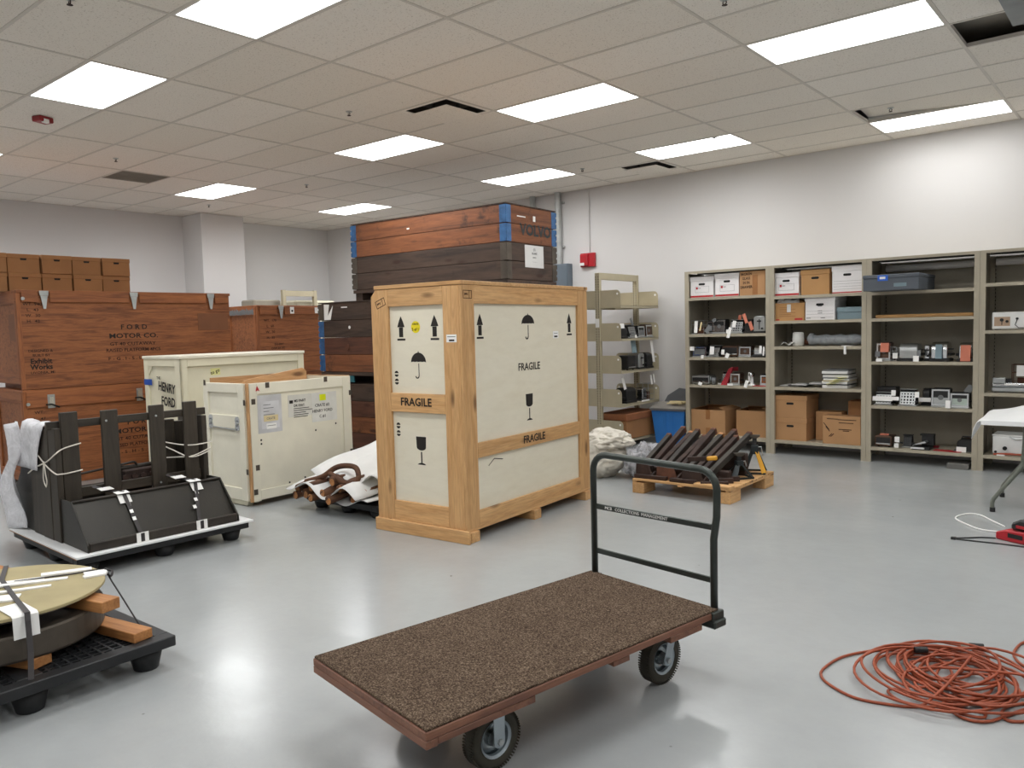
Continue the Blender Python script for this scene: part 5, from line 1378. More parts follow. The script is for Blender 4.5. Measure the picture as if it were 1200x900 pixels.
# four upright bars with cross rails
XB_ = -.5
for yy, w_, zz in ((.185, .115, .905), (.458, .115, .895), (.80, .11, .90), (1.06, .105, .905)):
    bx(XB_ - .03, yy - w_ / 2, z0 + .26, XB_, yy + w_ / 2, z0 + zz).build('upright_bar', IRONWOOD('z'), t, bevel=.004)
bx(XB_ - .062, .05, z0 + .79, XB_ - .032, 1.20, z0 + .845).build('top_rail', IRONWOOD('y'), t, bevel=.003)
bx(XB_ - .066, ya + .03, z0 + .29, XB_ - .032, 1.14, z0 + .36).build('lower_rail', IRONWOOD('y'), t, bevel=.003)
bx(XB_ - .03, .42, z0 + .255, -.335, .78, z0 + .275).build('rust_panel', M_RUST2, t)
bx(XB_ - .30, ya + .03, z0 + .03, XB_ - .275, .855, z0 + .33).build('back_plate', M_IRON, t, bevel=.004)
bx(XB_ - .27, .5, z0 + .29, XB_ - .07, .82, z0 + .325).build('gear_bed', M_IRON, t, bevel=.004)
for q in range(4): MB().cyl((XB_ - .075, .57 + .065 * q, z0 + .375), (XB_ - .055, .57 + .065 * q, z0 + .375), .022, 10).build('gear_boss', M_RUST, t)
bx(XB_ - .2, .56, z0 + .32, XB_ - .07, .79, z0 + .43).build('gear_block', M_RUST, t, bevel=.01)
for zz in (.44, .36): MB().cyl((XB_ - .13, .54, z0 + zz), (XB_ - .13, .8, z0 + zz), .018, 10).build('gear_shaft', M_IRON, t)
MB().tube(catmull([(XB_ - .12, .08, z0 + .44), (XB_ - .12, .3, z0 + .445), (XB_ - .12, .58, z0 + .47), (XB_ - .12, .66, z0 + .475), (XB_ - .12, .68, z0 + .44)], 5), .009, 6).build('lever_rod', M_IRON, t)
for yy, zz in ((.79, .82), (.43, .82), (.8, .31)): MB().cyl((XB_ + .001, yy, z0 + zz), (XB_ + .006, yy, z0 + zz), .008, 8).build('rivet', M_GALV, t)
# straps with paper pads
for k, yy in enumerate((.40, .93)):
    st = thing('strap', ('left' if k == 0 else 'right') + ' dark tie down strap with white paper pads over the trough front', 'strap', (TX, TY, .1365), TR)
    P = [(-.47, yy - .1, z0 + .365), (-.39, yy - .02, z0 + .33), (-.30, yy + .04, z0 + .317), (-.085, yy + .05 - .1 * k, z0 + .068), (-.045, yy + .05 - .1 * k, z0 + .06), (-.044, yy + .05 - .1 * k, .02)]
    b = MB()
    for p, q in zip(P[:-1], P[1:]): b.bar(p, q, .026, .004, (1, 0, 1) if p[0] < -.1 else (1, 0, .01))
    b.build('webbing', M_STRAP, st)
    for (x_, y_, z_, ry, w_, l_) in ((-.40, yy - .04, z0 + .345, 8, .09, .07), (-.305, yy + .03, z0 + .318, 8, .09, .06), (-.28, yy + .035, z0 + .285, 51, .085, .09), (-.048, yy + .05 - .1 * k, z0 + .03, 88, .085, .075)):
        o_ = bx(-l_ / 2, -w_ / 2, 0, l_ / 2, w_ / 2, .003).build('paper_pad', M_TAG, st); o_.location = (x_, y_, z_); o_.rotation_euler = (0, R(ry), R(4))
    for q in range(3):
        o_ = bx(-.014, -.012, 0, .014, .012, .003).build('white_tape', M_TAG, st); o_.location = (-.235 + .04 * q, yy + .045 - .03 * k * (q + 1), z0 + .24 - .045 * q); o_.rotation_euler = (0, R(49), 0)
# white strings
t2 = thing('string_tie', 'white string tied round the left planks of the iron trough', 'string', (TX, TY, .1365), TR)
b = MB()
yo = ya - .024
b.tube(catmull([(-1.02, yo, z0 + .44), (-.85, yo - .002, z0 + .50), (-.62, yo - .004, z0 + .56), (-.476, yo + .002, z0 + .62), (-.473, .1, z0 + .645), (XB_ + .008, .15, z0 + .66), (XB_ + .008, .25, z0 + .68)], 5), .005, 6)
b.tube(catmull([(-1.02, yo, z0 + .70), (-.8, yo - .002, z0 + .60), (-.62, yo - .004, z0 + .53), (-.476, yo + .002, z0 + .49), (-.473, .1, z0 + .483), (XB_ + .008, .15, z0 + .48), (XB_ + .008, .25, z0 + .49)], 5), .005, 6)
b.build('string', M_CORDW, t2)
b = MB()
for s_ in (-1, 1): b.tube(catmull([(-.66, yo - .006, z0 + .56), (-.66 + s_ * .02, yo - .008, z0 + .48), (-.65 + s_ * .03, yo - .008, z0 + .42), (-.645, yo - .006, z0 + .38)], 4), .004, 5)
b.build('loose_ends', M_CORDW, t2)
t2 = thing('string_tie', 'white string stretched across the right end of the iron trough', 'string', (TX, TY, .1365), TR)
b = MB()
for pts in ([(-.74, .84, z0 + .62), (-.6, .97, z0 + .575), (-.48, 1.05, z0 + .565), (-.46, 1.2, z0 + .575), (-.55, 1.2, z0 + .57)], [(-.74, .84, z0 + .62), (-.6, .95, z0 + .53), (-.49, 1.05, z0 + .47), (-.47, 1.2, z0 + .51)], [(-.72, .82, z0 + .47), (-.6, .97, z0 + .47), (-.49, 1.06, z0 + .48), (-.47, 1.2, z0 + .53)]):
    b.tube(catmull(pts, 5), .005, 6)
b.build('string', M_CORDW, t2)
# white foam sheet hanging over the left end
t2 = thing('foam_sheet', 'white translucent foam sheet draped over the left end of the trough', 'sheet', (TX, TY, .1365), TR)
def sheet(u, v):
    # u along the fold over the top, v across
    x = -.80 - .42 * v + (.14 if u > .28 else .14 * (u / .28) ** 2)
    if u < .28:
        k = u / .28
        return Vector((x + .02 * k, ya - .03 - .004 * math.sin(v * 9), z0 + .48 + .32 * k))
    if u < .42:
        k = (u - .28) / .14
        return Vector((x - .04 * k, ya - .03 + .12 * k, z0 + .80 + .02 * math.sin(k * PI) + .012 * math.sin(v * 8)))
    k = (u - .42) / .58
    return Vector((x - .1 - .35 * k * (v + .3), ya + .09 + .04 * math.sin(k * 5 + v * 7), z0 + .80 - .75 * k * (.3 + .7 * v)))
MB().grid(sheet, 24, 14).build('sheet', M_FOAMSHEET, t2, smooth=True, solid=.003)
def sheet2(u, v):
    return Vector((-1.12 - .20 * v - .22 * u * v + .03 * math.sin(9 * u), ya - .06 + .03 * math.sin(u * 8 + v * 6), z0 + .82 - .80 * u - .04 * v))
MB().grid(sheet2, 22, 10).build('hanging_flap', M_FOAMSHEET, t2, smooth=True, solid=.003)
t2 = thing('white_padding', 'white padding sheet standing between the trough and the cream crate', 'sheet', (TX - .80, TY + 1.17, .1525), TR)
MB().prism([(0, -.25, 0), (0, .05, 0), (0, .03, .45), (0, -.1, .62), (0, -.2, .72)], (.01, 0, 0)).build('sheet', M_FOAMSHEET, t2)

# ------------------------------------------------------------------ round disc on a black pallet at lower left
plastic_pallet('black plastic pallet at the lower left under the round disc', -3.55, .555, R(1.5), 1.22, 1.2, .15)
DX, DY = -4.135, 1.20
blk = ((-4.05, 1.55, -3.62, 1.60, .1515, .045, 'lower sawn timber block between pallet and steel ring'),)
def lumber(p0, p1, w, h, lab, z):
    c = ((p0[0] + p1[0]) / 2, (p0[1] + p1[1]) / 2); L_ = math.hypot(p1[0] - p0[0], p1[1] - p0[1]); a = math.atan2(p1[1] - p0[1], p1[0] - p0[0])
    o_ = bx(-L_ / 2, -w / 2, 0, L_ / 2, w / 2, h).build('timber_block', LUMBER('x'), None, .003, loc=(c[0], c[1], z), rotz=a)
    return tag(o_, lab, 'timber')
lumber((-4.35, 1.50), (-3.64, 1.63), .095, .045, 'lower sawn timber block sticking out on the black pallet, right of the disc', .151)
lumber((-4.35, .98), (-3.71, 1.225), .095, .045, 'sawn timber block under the front of the steel ring', .151)
lumber((-4.62, 1.0), (-4.45, 1.45), .095, .045, 'sawn timber block under the back of the steel ring', .151)
t = thing('steel_ring', 'worn dark steel ring drum under the olive round board', 'ring', (DX, DY, .197))
MB().lathe([(.425, 0), (.43, .01), (.43, .11), (.422, .118), (.36, .118), (.36, 0)], 56, closed=True).build('rim', M_STEELDK, t, smooth=False)
MB().lathe([(.36, .04), (.36, .05), (.06, .05), (.06, .04)], 40, closed=True).build('web_plate', M_STEELDK, t)
lumber((-4.25, 1.36), (-3.69, 1.515), .095, .052, 'upper sawn timber block wedged under the olive disc edge', .3155)
lumber((-4.3, .95), (-3.9, 1.02), .09, .052, 'timber spacer under the front of the olive disc', .3155)
lumber((-4.5, 1.0), (-4.45, 1.35), .09, .052, 'timber spacer under the back of the olive disc', .3155)
t = thing('round_disc', 'olive round board with white paper strips, strapped on the black pallet', 'disc', (DX, DY, .368))
MB().lathe([(.405, 0), (.41, .003), (.41, .016), (.2, .016), (.2, 0)], 56, closed=True).build('lower_disc', M_STEELDK, t)
MB().lathe([(.44, .017), (.442, .019), (.442, .030), (.438, .032), (.0005, .032), (.0005, .017)], 64, closed=True).build('top_board', M_OLIVE, t)
b = MB()
st = thing('disc_strap', 'dark strap over the olive disc with folded white pads', 'strap', (DX, DY, .4005))
P = [(-.43, .17, .006), (-.175, .07, .007), (.145, .018, .007), (.458, -.031, .012), (.474, -.036, -.02), (.525, -.05, -.14), (.57, -.07, -.235)]
b = MB()
for p, q in zip(P[:-1], P[1:]): b.bar(p, q, .022, .004, (0, 0, 1) if p[2] > 0 else (1, 0, .3))
b.build('webbing', M_STRAP, st)
o_ = MB().grid(lambda u, v: Vector((.26 + .188 * min(1, u / .55) + .01 * max(0, u - .55), -.085 + .1 * v, .006 if u < .55 else .006 - .10 * (u - .55) / .45)), 12, 2).build('paper_pad', M_TAG, st, solid=.003)
for (x_, y_, a_, l_, w_) in ((-.12, .06, 68, .34, .04), (-.02, .15, 66, .3, .035), (.05, .05, 70, .3, .03), (-.06, .32, 70, .22, .05), (.08, .4, 75, .1, .06), (.12, .38, 80, .1, .035), (.14, -.02, 60, .12, .09), (-.2, -.1, 70, .2, .05)):
    o_ = bx(-l_ / 2, -w_ / 2, 0, l_ / 2, w_ / 2, .008).build('paper_strip', M_TAG, st); o_.location = (x_, y_, .0); o_.rotation_euler = (0, R(1.5), R(a_))
st = thing('wire_tie', 'thin wire from the disc rim down to the pallet corner', 'wire', (DX, DY, .4005))
MB().tube(catmull([(-.1, .1, .006), (.0, .3, .006), (.06, .442, .004), (.12, .46, -.05), (.34, .49, -.243)], 5), .004, 5).build('wire', M_STRAP, st)
b = MB().tube(catmull([(.07, .45, .01), (.1, .47, .0), (.12, .455, -.02), (.09, .45, -.01)], 4), .006, 5); b.build('twist', M_STRAP, st)
# brown hardboard pallet load at far left edge
plastic_pallet('black plastic pallet at the far left edge under the brown hardboard', -4.98, .45, R(0), 1.0, 1.1, .15)
t = thing('brown_hardboard', 'brown hardboard sheet at the far left edge behind the disc', 'board', (-4.98, .45, .2))
MB().prism([(-.95, .05, .05), (.12, .05, .05), (.02, 1.03, .05), (-.75, 1.1, .05)], (0, 0, .012)).build('sheet', M_BROWNPLY, t)
lumber((-5.5, 1.42), (-4.86, 1.52), .17, .045, 'pale timber block under the corner of the brown hardboard', .204)
lumber((-5.5, .7), (-4.9, .7), .12, .045, 'pale timber block under the near side of the brown hardboard', .204)
for q in range(2): 
    o_ = bx(-.3, -.05, 0, .3, .05, .052).build('timber_block', LUMBER('x'), None, .003, loc=(-5.2, (1.46, .7)[q], .151)); tag(o_, ('timber block on the far left pallet below the pale block', 'timber block on the far left pallet near the viewer')[q], 'timber')
t = thing('chain_hook', 'dark chain hook hanging at the left edge above the brown hardboard', 'hook', (-5.22, 1.42, .2645))
b = MB()
for k in range(4):
    c_ = Vector((0, 0, .02 + k * .03)); 
    ax = (0, 1) if k % 2 else (1, 0)
    b.tube([c_ + Vector((ax[0] * .018 * math.cos(a), ax[1] * .018 * math.cos(a), .022 * math.sin(a))) for a in [2 * PI * q / 10 for q in range(10)]], .006, 6, True)
b.build('chain_link', M_IRON, t)

# ------------------------------------------------------------------ paper wrapped sticks on a low black pallet
plastic_pallet('low black plastic pallet under the paper wrapped sticks', -4.985, 4.19, R(1), .95, 1.3, .12)
random.seed(21)
sticks = [(-5.93, 4.08, .19, .14), (-5.70, 4.06, .225, .12), (-5.48, 4.12, .285, .1), (-5.92, 4.05, .135, .02), (-5.66, 4.02, .15, .05), (-5.53, 4.05, .20, .03), (-5.36, 4.1, .245, .02), (-5.38, 4.0, .155, .03), (-5.80, 4.07, .15, .0), (-5.25, 4.15, .16, .0), (-5.15, 4.2, .22, .04)]
stick_names = ['leftmost brown stick end on the top layer', 'second brown stick end from the left on the top layer', 'third brown stick end from the left on the top layer', 'leftmost brown stick end in the middle layer', 'brown stick end at the middle of the lower layer', 'fourth brown stick end from the left in the middle layer', 'brown stick end tucked under the front paper fold, right side', 'lowest and nearest brown stick end at the front', 'brown stick end between the left and middle ones, lower layer', 'second brown stick end from the right', 'rightmost brown stick end']
for k, (x, y, z, dx) in enumerate(sticks):
    t = thing('wooden_stick', stick_names[k] + ' of the paper wrapped pile', 'stick', (x, y, z), 0, 'brown sticks in the paper wrapped pile')
    L_ = 1.15
    pts = []
    for q in range(8):
        s_ = q / 7
        pts.append((-.16 * s_ + dx * .3 * math.sin(s_ * 3), L_ * s_, .12 * s_ + .012 * math.sin(s_ * 6 + k)))
    MB().tube(pts, [.036 + .007 * math.sin(q * 2.1 + k) for q in range(8)], 9).build('stem', STICK('y'), t, smooth=True)
    MB().cyl((0, -.002, 0), (0, .001, 0), .032, 9).build('cut_end', LUMBER('y'), t)
t = thing('bent_stick', 'bent brown branch looped on top of the paper wrapped sticks', 'stick', (-5.62, 4.16, .31))
MB().tube(catmull([(-.25, -.03, -.06), (-.08, .02, -.01), (.03, .08, .07), (.16, .1, .10), (.3, .1, .09), (.36, .06, .0), (.27, .0, -.02), (.12, .0, .02), (.04, .02, .03)], 5), .024, 8).build('branch', STICK('x'), t, smooth=True)
def paper(lab, x0, x1, y0, z0_, rise, L_, amp, ph_, skew):
    t = thing('paper_wrap', lab, 'paper', ((x0 + x1) / 2, y0, z0_))
    w = x1 - x0
    MB().grid(lambda u, v: Vector((-w / 2 + w * u - skew * v, L_ * v, amp * math.cos((u * 3 + ph_) * 2 * PI / 1.5) + rise * v + .02 * math.sin(v * 7 + u * 9))), 24, 12).build('sheet', M_PAPER, t, smooth=True, solid=.004)
paper('white paper sheet laid over the top of the brown sticks', -5.92, -5.0, 4.22, .30, .22, 1.15, .05, .2, .15)
paper('white paper sheet folded between the upper and lower brown sticks', -6.02, -5.05, 4.02, .215, .15, 1.1, .045, .55, .15)
paper('white paper sheet hanging below the lowest brown sticks', -5.95, -5.0, 4.1, .135, .1, 1.0, .03, .1, .1)

# ------------------------------------------------------------------ pine pallet with rusty iron parts and jack stands
QX, QY = -2.863, 6.318
QW, QL, QH = .967, 1.0, .134
t = thing('wooden_pallet', 'new low pine pallet carrying dark rusty iron parts', 'pallet', (QX, QY, 0.0005), R(.74))
for (a, c_) in ((0, .22), (QL - .22, QL)):
    for x0 in (-.12, -QW): bx(x0, a, 0, x0 + .12, c_, QH - .034).build('block', PINE('y'), t, bevel=.003)
for x0 in (-.045, -QW, -QW / 2 - .02): bx(x0, 0, QH - .033, x0 + .045, QL, QH - .019).build('stringer', PINE('y'), t, bevel=.002)
for k in range(7):
    y0 = k * (QL - .13) / 6
    bx(-QW, y0, QH - .018, 0, y0 + .13, QH).build('deck_board', PINE('x'), t, bevel=.002)
bx(-.34, -.012, QH + .001, -.0, .085, QH + .02).build('loose_board', PINE('x'), t, bevel=.002)
zq = QH + .001
# support beams, then leaning bars
for k, (y0, hh) in enumerate(((6.62, .095), (6.98, .205))):
    o_ = bx(-.42, -.04, 0, .36, .04, hh).build('iron_beam', M_RUST, None, .006, loc=(QX - .5, y0, zq), rotz=R(1)); tag(o_, ('front', 'rear')[k] + ' dark iron beam carrying the leaning rails on the pine pallet', 'beam')
random.seed(9)
rails = [(-3.80, .0), (-3.72, .06), (-3.64, .02), (-3.565, .05), (-3.49, .0), (-3.415, .07), (-3.34, .03), (-3.265, .06), (-3.19, .02), (-3.115, .05)]
for k, (x, e_) in enumerate(rails):
    o_ = thing('iron_rail', ('leftmost', 'second', 'third', 'fourth', 'fifth', 'sixth', 'seventh', 'eighth', 'ninth', 'rightmost')[k] + (' iron rail' if k in (0, 9) else ' iron rail from the left') + ' in the leaning row on the pine pallet', 'rail', (x - .02, 6.45 + e_ * .4, zq + .07), R(1 - k * .9), 'leaning iron rails on the pine pallet')
    L_ = .56 + e_ + .12 * ((k * 7) % 5) / 5
    hgt = .23 + e_ * 1.0
    MB().bar((0, 0, .0), (0, L_, hgt), .05, .06).build('bar', M_RUST if k % 3 else M_IRON, o_, bevel=.004)
    MB().bar((0, L_ + .001, hgt + .0005), (0, L_ + .03, hgt + .014), .052, .064).build('worn_end', M_RUST2 if k % 4 != 2 else LUMBER('y'), o_, bevel=.004)
# curved plates in front of the rails
for k, (x, w) in enumerate(((-3.765, .15), (-3.525, .19), (-3.265, .19))):
    o_ = thing('iron_plate', ('left', 'middle', 'right')[k] + ' brown iron plate standing at the front of the pine pallet', 'plate', (x, 6.385, zq))
    MB().prism([(-w / 2, 0, 0.02), (w / 2 + .03, 0, 0.0), (w / 2 - .03, .012, .15), (-w / 2, .012, .16)], (0, .012, 0)).build('plate', M_RUST2 if k == 1 else M_RUST, o_, bevel=.002)
    MB().bar((w / 2 + .02, .01, .01), (w / 2 + .02, .12, .05), .02, .05).build('lug', M_RUST, o_)
for k, (x0, x1, y0) in enumerate(((-3.83, -3.50, 6.345), (-3.46, -3.2, 6.345), (-3.17, -2.93, 6.40), (-3.13, -2.94, 6.53), (-3.12, -2.93, 6.64))):
    o_ = bx(x0 - (x0 + x1) / 2, -.022, 0, x1 - (x0 + x1) / 2, .022, .035 + .01 * (k > 2)).build('iron_bar', M_RUST, None, .003, loc=((x0 + x1) / 2, y0, zq + (.0205 if False else 0)), rotz=R(2 if k < 2 else 35))
    if k < 2: o_.location.y = 6.362
    tag(o_, ('short rusty bar lying along the front left of the pine pallet', 'short rusty bar lying along the front middle of the pine pallet', 'nearest short rusty bar at the right corner of the pine pallet', 'middle short rusty bar at the right corner of the pine pallet', 'farthest short rusty bar of the three near the jack stands')[k], 'bar')
t = thing('yellow_handle_tool', 'tool with a yellow painted end among the rusty parts', 'tool', (-3.08, 6.52, zq + .19))
MB().bar((-.1, 0, .02), (-.01, .03, .03), .035, .04).build('yellow_end', M_YELPAINT, t, bevel=.01)
MB().bar((-.26, -.05, 0.01), (-.1, 0, .02), .04, .04).build('shaft', M_RUST, t)
def jack_stand(x, y, z, rot, lab, hgt, yellow):
    t = thing('jack_stand', lab, 'jack stand', (x, y, z), rot)
    n = 4
    for k in range(4):
        a = PI / 4 + k * PI / 2
        c, s_ = math.cos(a), math.sin(a)
        MB().prism([(c * .13 - s_ * .028, s_ * .13 + c * .028, 0.012), (c * .13 + s_ * .028, s_ * .13 - c * .028, 0.012), (c * .034 + s_ * .02, s_ * .034 - c * .02, hgt * .62), (c * .034 - s_ * .02, s_ * .034 + c * .02, hgt * .62)], (-c * .006, -s_ * .006, 0)).build('leg', M_YELPAINT if (yellow and k == 3) else M_GREENBLK, t)
    b = MB()
    for k in range(4):
        a, a2 = PI / 4 + k * PI / 2, PI / 4 + (k + 1) * PI / 2
        b.bar((math.cos(a) * .135, math.sin(a) * .135, .008), (math.cos(a2) * .135, math.sin(a2) * .135, .008), .016, .016)
    b.build('foot_frame', M_GREENBLK, t)
    bx(-.033, -.033, hgt * .55, .033, .033, hgt * .8).build('sleeve', M_GREENBLK, t, bevel=.004)
    bx(-.02, -.014, hgt * .6, .02, .014, hgt).build('ratchet_post', M_BLACK, t)
    MB().prism([(-.05, -.025, hgt + .02), (-.02, -.025, hgt), (.02, -.025, hgt), (.05, -.025, hgt + .02), (.05, -.025, hgt + .032), (-.05, -.025, hgt + .032)], (0, .05, 0)).build('saddle', M_STEELDK, t, bevel=.002)
    MB().tube([(.033, 0, hgt * .74), (.06, 0, hgt * .76), (.075, 0, hgt * .5)], .006, 6).build('handle', M_BRUSH, t)
jack_stand(-3.0, 7.16, zq, R(20), 'black jack stand with a yellow leg at the back corner of the pine pallet', .33, True)
jack_stand(-3.02, 6.85, zq, R(50), 'shorter dark jack stand in front of the yellow legged one', .20, False)
MB_ = None

# ------------------------------------------------------------------ canvas bundle and clear wrap
def blob(name, mat, parent, c, rad, seed, amp=.25, freq=3.0, sub=4, flat=True):
    bm = bmesh.new(); bmesh.ops.create_icosphere(bm, subdivisions=sub, radius=1.0)
    for v in bm.verts:
        d = v.co.normalized()
        n1 = mnoise.noise(d * freq + Vector((seed, 0, 0))); n2 = abs(mnoise.noise(d * freq * 2.3 + Vector((0, seed, 3)))); n3 = mnoise.noise(Vector((d.x * 3, d.y * 9, d.z * 9)) + Vector((seed, seed, 0)))
        k = 1 + amp * n1 - amp * .8 * n2 + amp * .3 * n3
        p = Vector((d.x * rad[0], d.y * rad[1], d.z * rad[2])) * k + Vector(c)
        if p.z < .002: p.z = .002
        v.co = p
    me = bpy.data.meshes.new(name); bm.to_mesh(me); bm.free(); me.materials.append(mat)
    for p in me.polygons: p.use_smooth = True
    o = bpy.data.objects.new(name, me); C.objects.link(o); o.parent = parent
    return o
t = thing('canvas_bundle', 'crumpled off white canvas bundle behind the tall pine crate', 'cloth', (-4.45, 6.93, 0))
blob('cloth', M_CLOTH, t, (-.12, -.05, .2), (.30, .30, .25), 2.0, .22, 1.7, 5)
blob('top_fold', M_CLOTH, t, (-.04, -.02, .37), (.26, .25, .12), 5.0, .28, 1.9, 5)
t = thing('wrapped_lump', 'grey lump wrapped in clear plastic beside the canvas bundle', 'bundle', (-4.12, 7.02, 0))
blob('lump', M_GREYPL, t, (-.02, .06, .12), (.13, .24, .13), 8.0, .25, 3, 4)
blob('wrap', M_CLEAR, t, (-.02, .06, .14), (.18, .31, .2), 9.0, .28, 2.2, 5)

# ------------------------------------------------------------------ folding table with white cover
t = thing('folding_table', 'folding table with grey legs at the right edge', 'table', (-1.13, 7.16, 0), R(2))
bx(0, 0, .70, 1.8, .76, .732).build('top', M_WHITEEN, t, bevel=.01)
for xx in (.07, 1.6):
    for yy, s_ in ((.06, 1), (.7, -1)):
        MB().tube(catmull([(xx + .22, yy + s_ * .03, .70), (xx + .21, yy + s_ * .03, .46), (xx + .19, yy + s_ * .03, .36), (xx + .04, yy, .14), (xx + .01, yy, .08), (xx + .01, yy, .02)], 5), .016, 10).build('leg', M_LEG, t, smooth=True)
        MB().cyl((xx + .01, yy, 0.0005), (xx + .01, yy, .035), .02, 10).build('rubber_foot', M_BLACK, t)
    MB().cyl((xx + .19, .09, .34), (xx + .19, .67, .34), .012, 8).build('leg_brace', M_LEG, t)
    MB().cyl((xx + .2, .38, .35), (xx + .62, .38, .69), .011, 8).build('fold_brace', M_LEG, t)
t = thing('table_cover', 'white plastic cover on the folding table with a drooping corner', 'cover', (-1.13, 7.16, .7365), R(2))
def cover(u, v):
    x = -.10 + 1.95 * u; y = -.02 + .80 * v
    z = .004
    if x < -.0:
        k = -x / .10
        z -= .13 * k * k * (1.15 - .6 * v); x += .035 * k * k
    d = math.exp(-((x - .45) / .28) ** 2) * (v ** 1.2)
    z += .11 * d + .003 * math.sin(u * 40) * math.sin(v * 9)
    return Vector((x, y, z))
MB().grid(cover, 60, 20).build('sheet', M_TABLE, t, smooth=True, solid=.004)
bx(.0, -.026, -.03, 1.84, -.021, .004).build('front_hem', M_TABLE, t)
# charger, cables
t = thing('battery_charger', 'red and black power tool battery charger at the right edge of the floor', 'charger', (-.77, 6.34, 0.0005), R(-25))
MB().prism([(-.12, -.06, 0), (.16, -.06, 0), (.16, -.06, .09), (-.06, -.06, .075), (-.12, -.06, .05)], (0, .14, 0)).build('body', M_REDPL, t, bevel=.008)
bx(-.03, -.064, .03, .07, -.058, .06).build('label_plate', M_BLACK, t)
MB().prism([(-.02, -.05, .085), (.2, -.05, .095), (.2, -.05, .16), (.04, -.05, .165), (-.02, -.05, .13)], (0, .12, 0)).build('battery', M_BLACK, t, bevel=.012)
bx(.02, -.054, .105, .13, -.049, .125).build('red_stripe', M_REDPL, t)
t = MB().tube(catmull([(-.1, .0, .006), (-.18, -.03, .005), (-.26, -.1, .005), (-.33, -.17, .005), (-.2, -.16, .005), (-.02, -.14, .005), (.2, -.14, .005)], 6), .005, 6).build('charger_cord', M_BLACK, None, loc=(-.80, 6.33, 0.0005)); tag(t, 'thin black cord in front of the red charger', 'cord')
bx(-.345, -.185, 0, -.315, -.155, .016).build('plug', M_BLACK, t)
t = MB().tube(catmull([(.02, -.02, .006), (-.12, -.03, .006), (-.25, .1, .006), (-.33, .22, .006), (-.335, .33, .006), (-.28, .46, .006), (-.2, .45, .006), (-.1, .3, .006), (-.0, .16, .006)], 6), .006, 6).build('white_cable', M_TAG, None, smooth=True, loc=(-.90, 6.56, 0.0005)); tag(t, 'white cable loop on the floor beside the red charger', 'cable')

# ------------------------------------------------------------------ orange extension cord heap
random.seed(14)
t = thing('extension_cord', 'heaped orange extension cord on the floor at lower right', 'cord', (-.73, 3.70, 0.0005))
def rel(l, z=.006): return [(x + .73, y - 3.70, z) for x, y in l]
pts = rel([(-.662, 4.071), (-.60, 4.03), (-.575, 3.93)], .02)
ang = .6
for k in range(176):
    ang += 2 * PI / 8.4
    tt_ = k / 176
    rr = .19 + .20 * mnoise.noise(Vector((k * .16, 1.7, 0))) + .03 * math.sin(k * .77)
    zz = .008 + .05 * tt_ * (0.6 + .4 * math.sin(k * .8)) + .012 * random.random()
    cx_, cy_ = .03 + .10 * math.sin(k * .117), .01 + .08 * math.cos(k * .153)
    pts.append((cx_ + rr * 1.02 * math.cos(ang) * (1 + .12 * math.sin(k * .31)), cy_ + rr * 1.12 * math.sin(ang), zz))
pts.append((.0, .0, .05)); pts.append((-.1, -.1, .04))
MB().tube(catmull(pts, 4), .0062, 6).build('coil', M_ORANGE, t, smooth=True)
A_ = rel([(-.70, 3.86), (-.905, 3.904), (-1.011, 3.851), (-1.116, 3.689), (-1.148, 3.527), (-1.14, 3.435), (-1.086, 3.36), (-0.963, 3.295), (-0.842, 3.311), (-0.737, 3.363), (-0.69, 3.434), (-0.658, 3.589), (-0.638, 3.893)])
A_ = [(x, y, z + (.05 if i in (0, 11, 12) else .03 if i == 10 else 0)) for i, (x, y, z) in enumerate(A_)]
MB().tube(catmull(A_, 7), .0062, 6).build('loop', M_ORANGE, t, smooth=True)
B_ = rel([(-0.546, 3.56), (-0.638, 3.401), (-0.77, 3.439), (-0.847, 3.458), (-0.858, 3.411), (-0.79, 3.359), (-0.694, 3.377), (-0.655, 3.46), (-0.639, 3.603)], .012)
MB().tube(catmull(B_, 7), .0062, 6).build('loop', M_ORANGE, t, smooth=True)
C_ = rel([(-0.65, 3.464), (-0.611, 3.387), (-0.557, 3.36), (-0.496, 3.389), (-0.451, 3.473), (-0.402, 3.578), (-0.344, 3.693)], .008)
MB().tube(catmull(C_, 7), .0062, 6).build('loop', M_ORANGE, t, smooth=True)
D_ = rel([(-0.639, 3.436), (-0.59, 3.385), (-0.525, 3.392), (-0.51, 3.428), (-0.543, 3.544)], .014)
MB().tube(catmull(D_, 7), .0062, 6).build('loop', M_ORANGE, t, smooth=True)
E_ = rel([(-0.442, 3.446), (-0.466, 3.496), (-0.454, 3.575), (-0.396, 3.645), (-0.339, 3.643), (-0.34, 3.523), (-0.402, 3.46)], .007)
MB().tube(catmull(E_, 7, True), .0062, 6, True).build('loop', M_ORANGE, t, smooth=True)
MB().cyl((.05, .385, .03), (.105, .41, .03), .014, 10).build('plug', M_BLACK, t); MB().cyl((.02, .375, .03), (.05, .385, .03), .012, 10).build('clear_tip', M_GLASSY, t)
MB().cyl((-.125, .14, .05), (-.08, .17, .05), .014, 10).build('socket', M_BLACK, t)
t = MB().tube(catmull([(x, y, .006) for x, y in [(.028, .382), (-.044, .312), (-.064, .173), (-.048, .078), (.003, .003), (.10, .0), (.25, .05)]], 7), .0065, 6).build('short_cord', M_ORANGE, None, smooth=True, loc=(-.45, 4.031, 0.0005)); tag(t, 'short bend of orange cord at the right edge above the heap', 'cord')

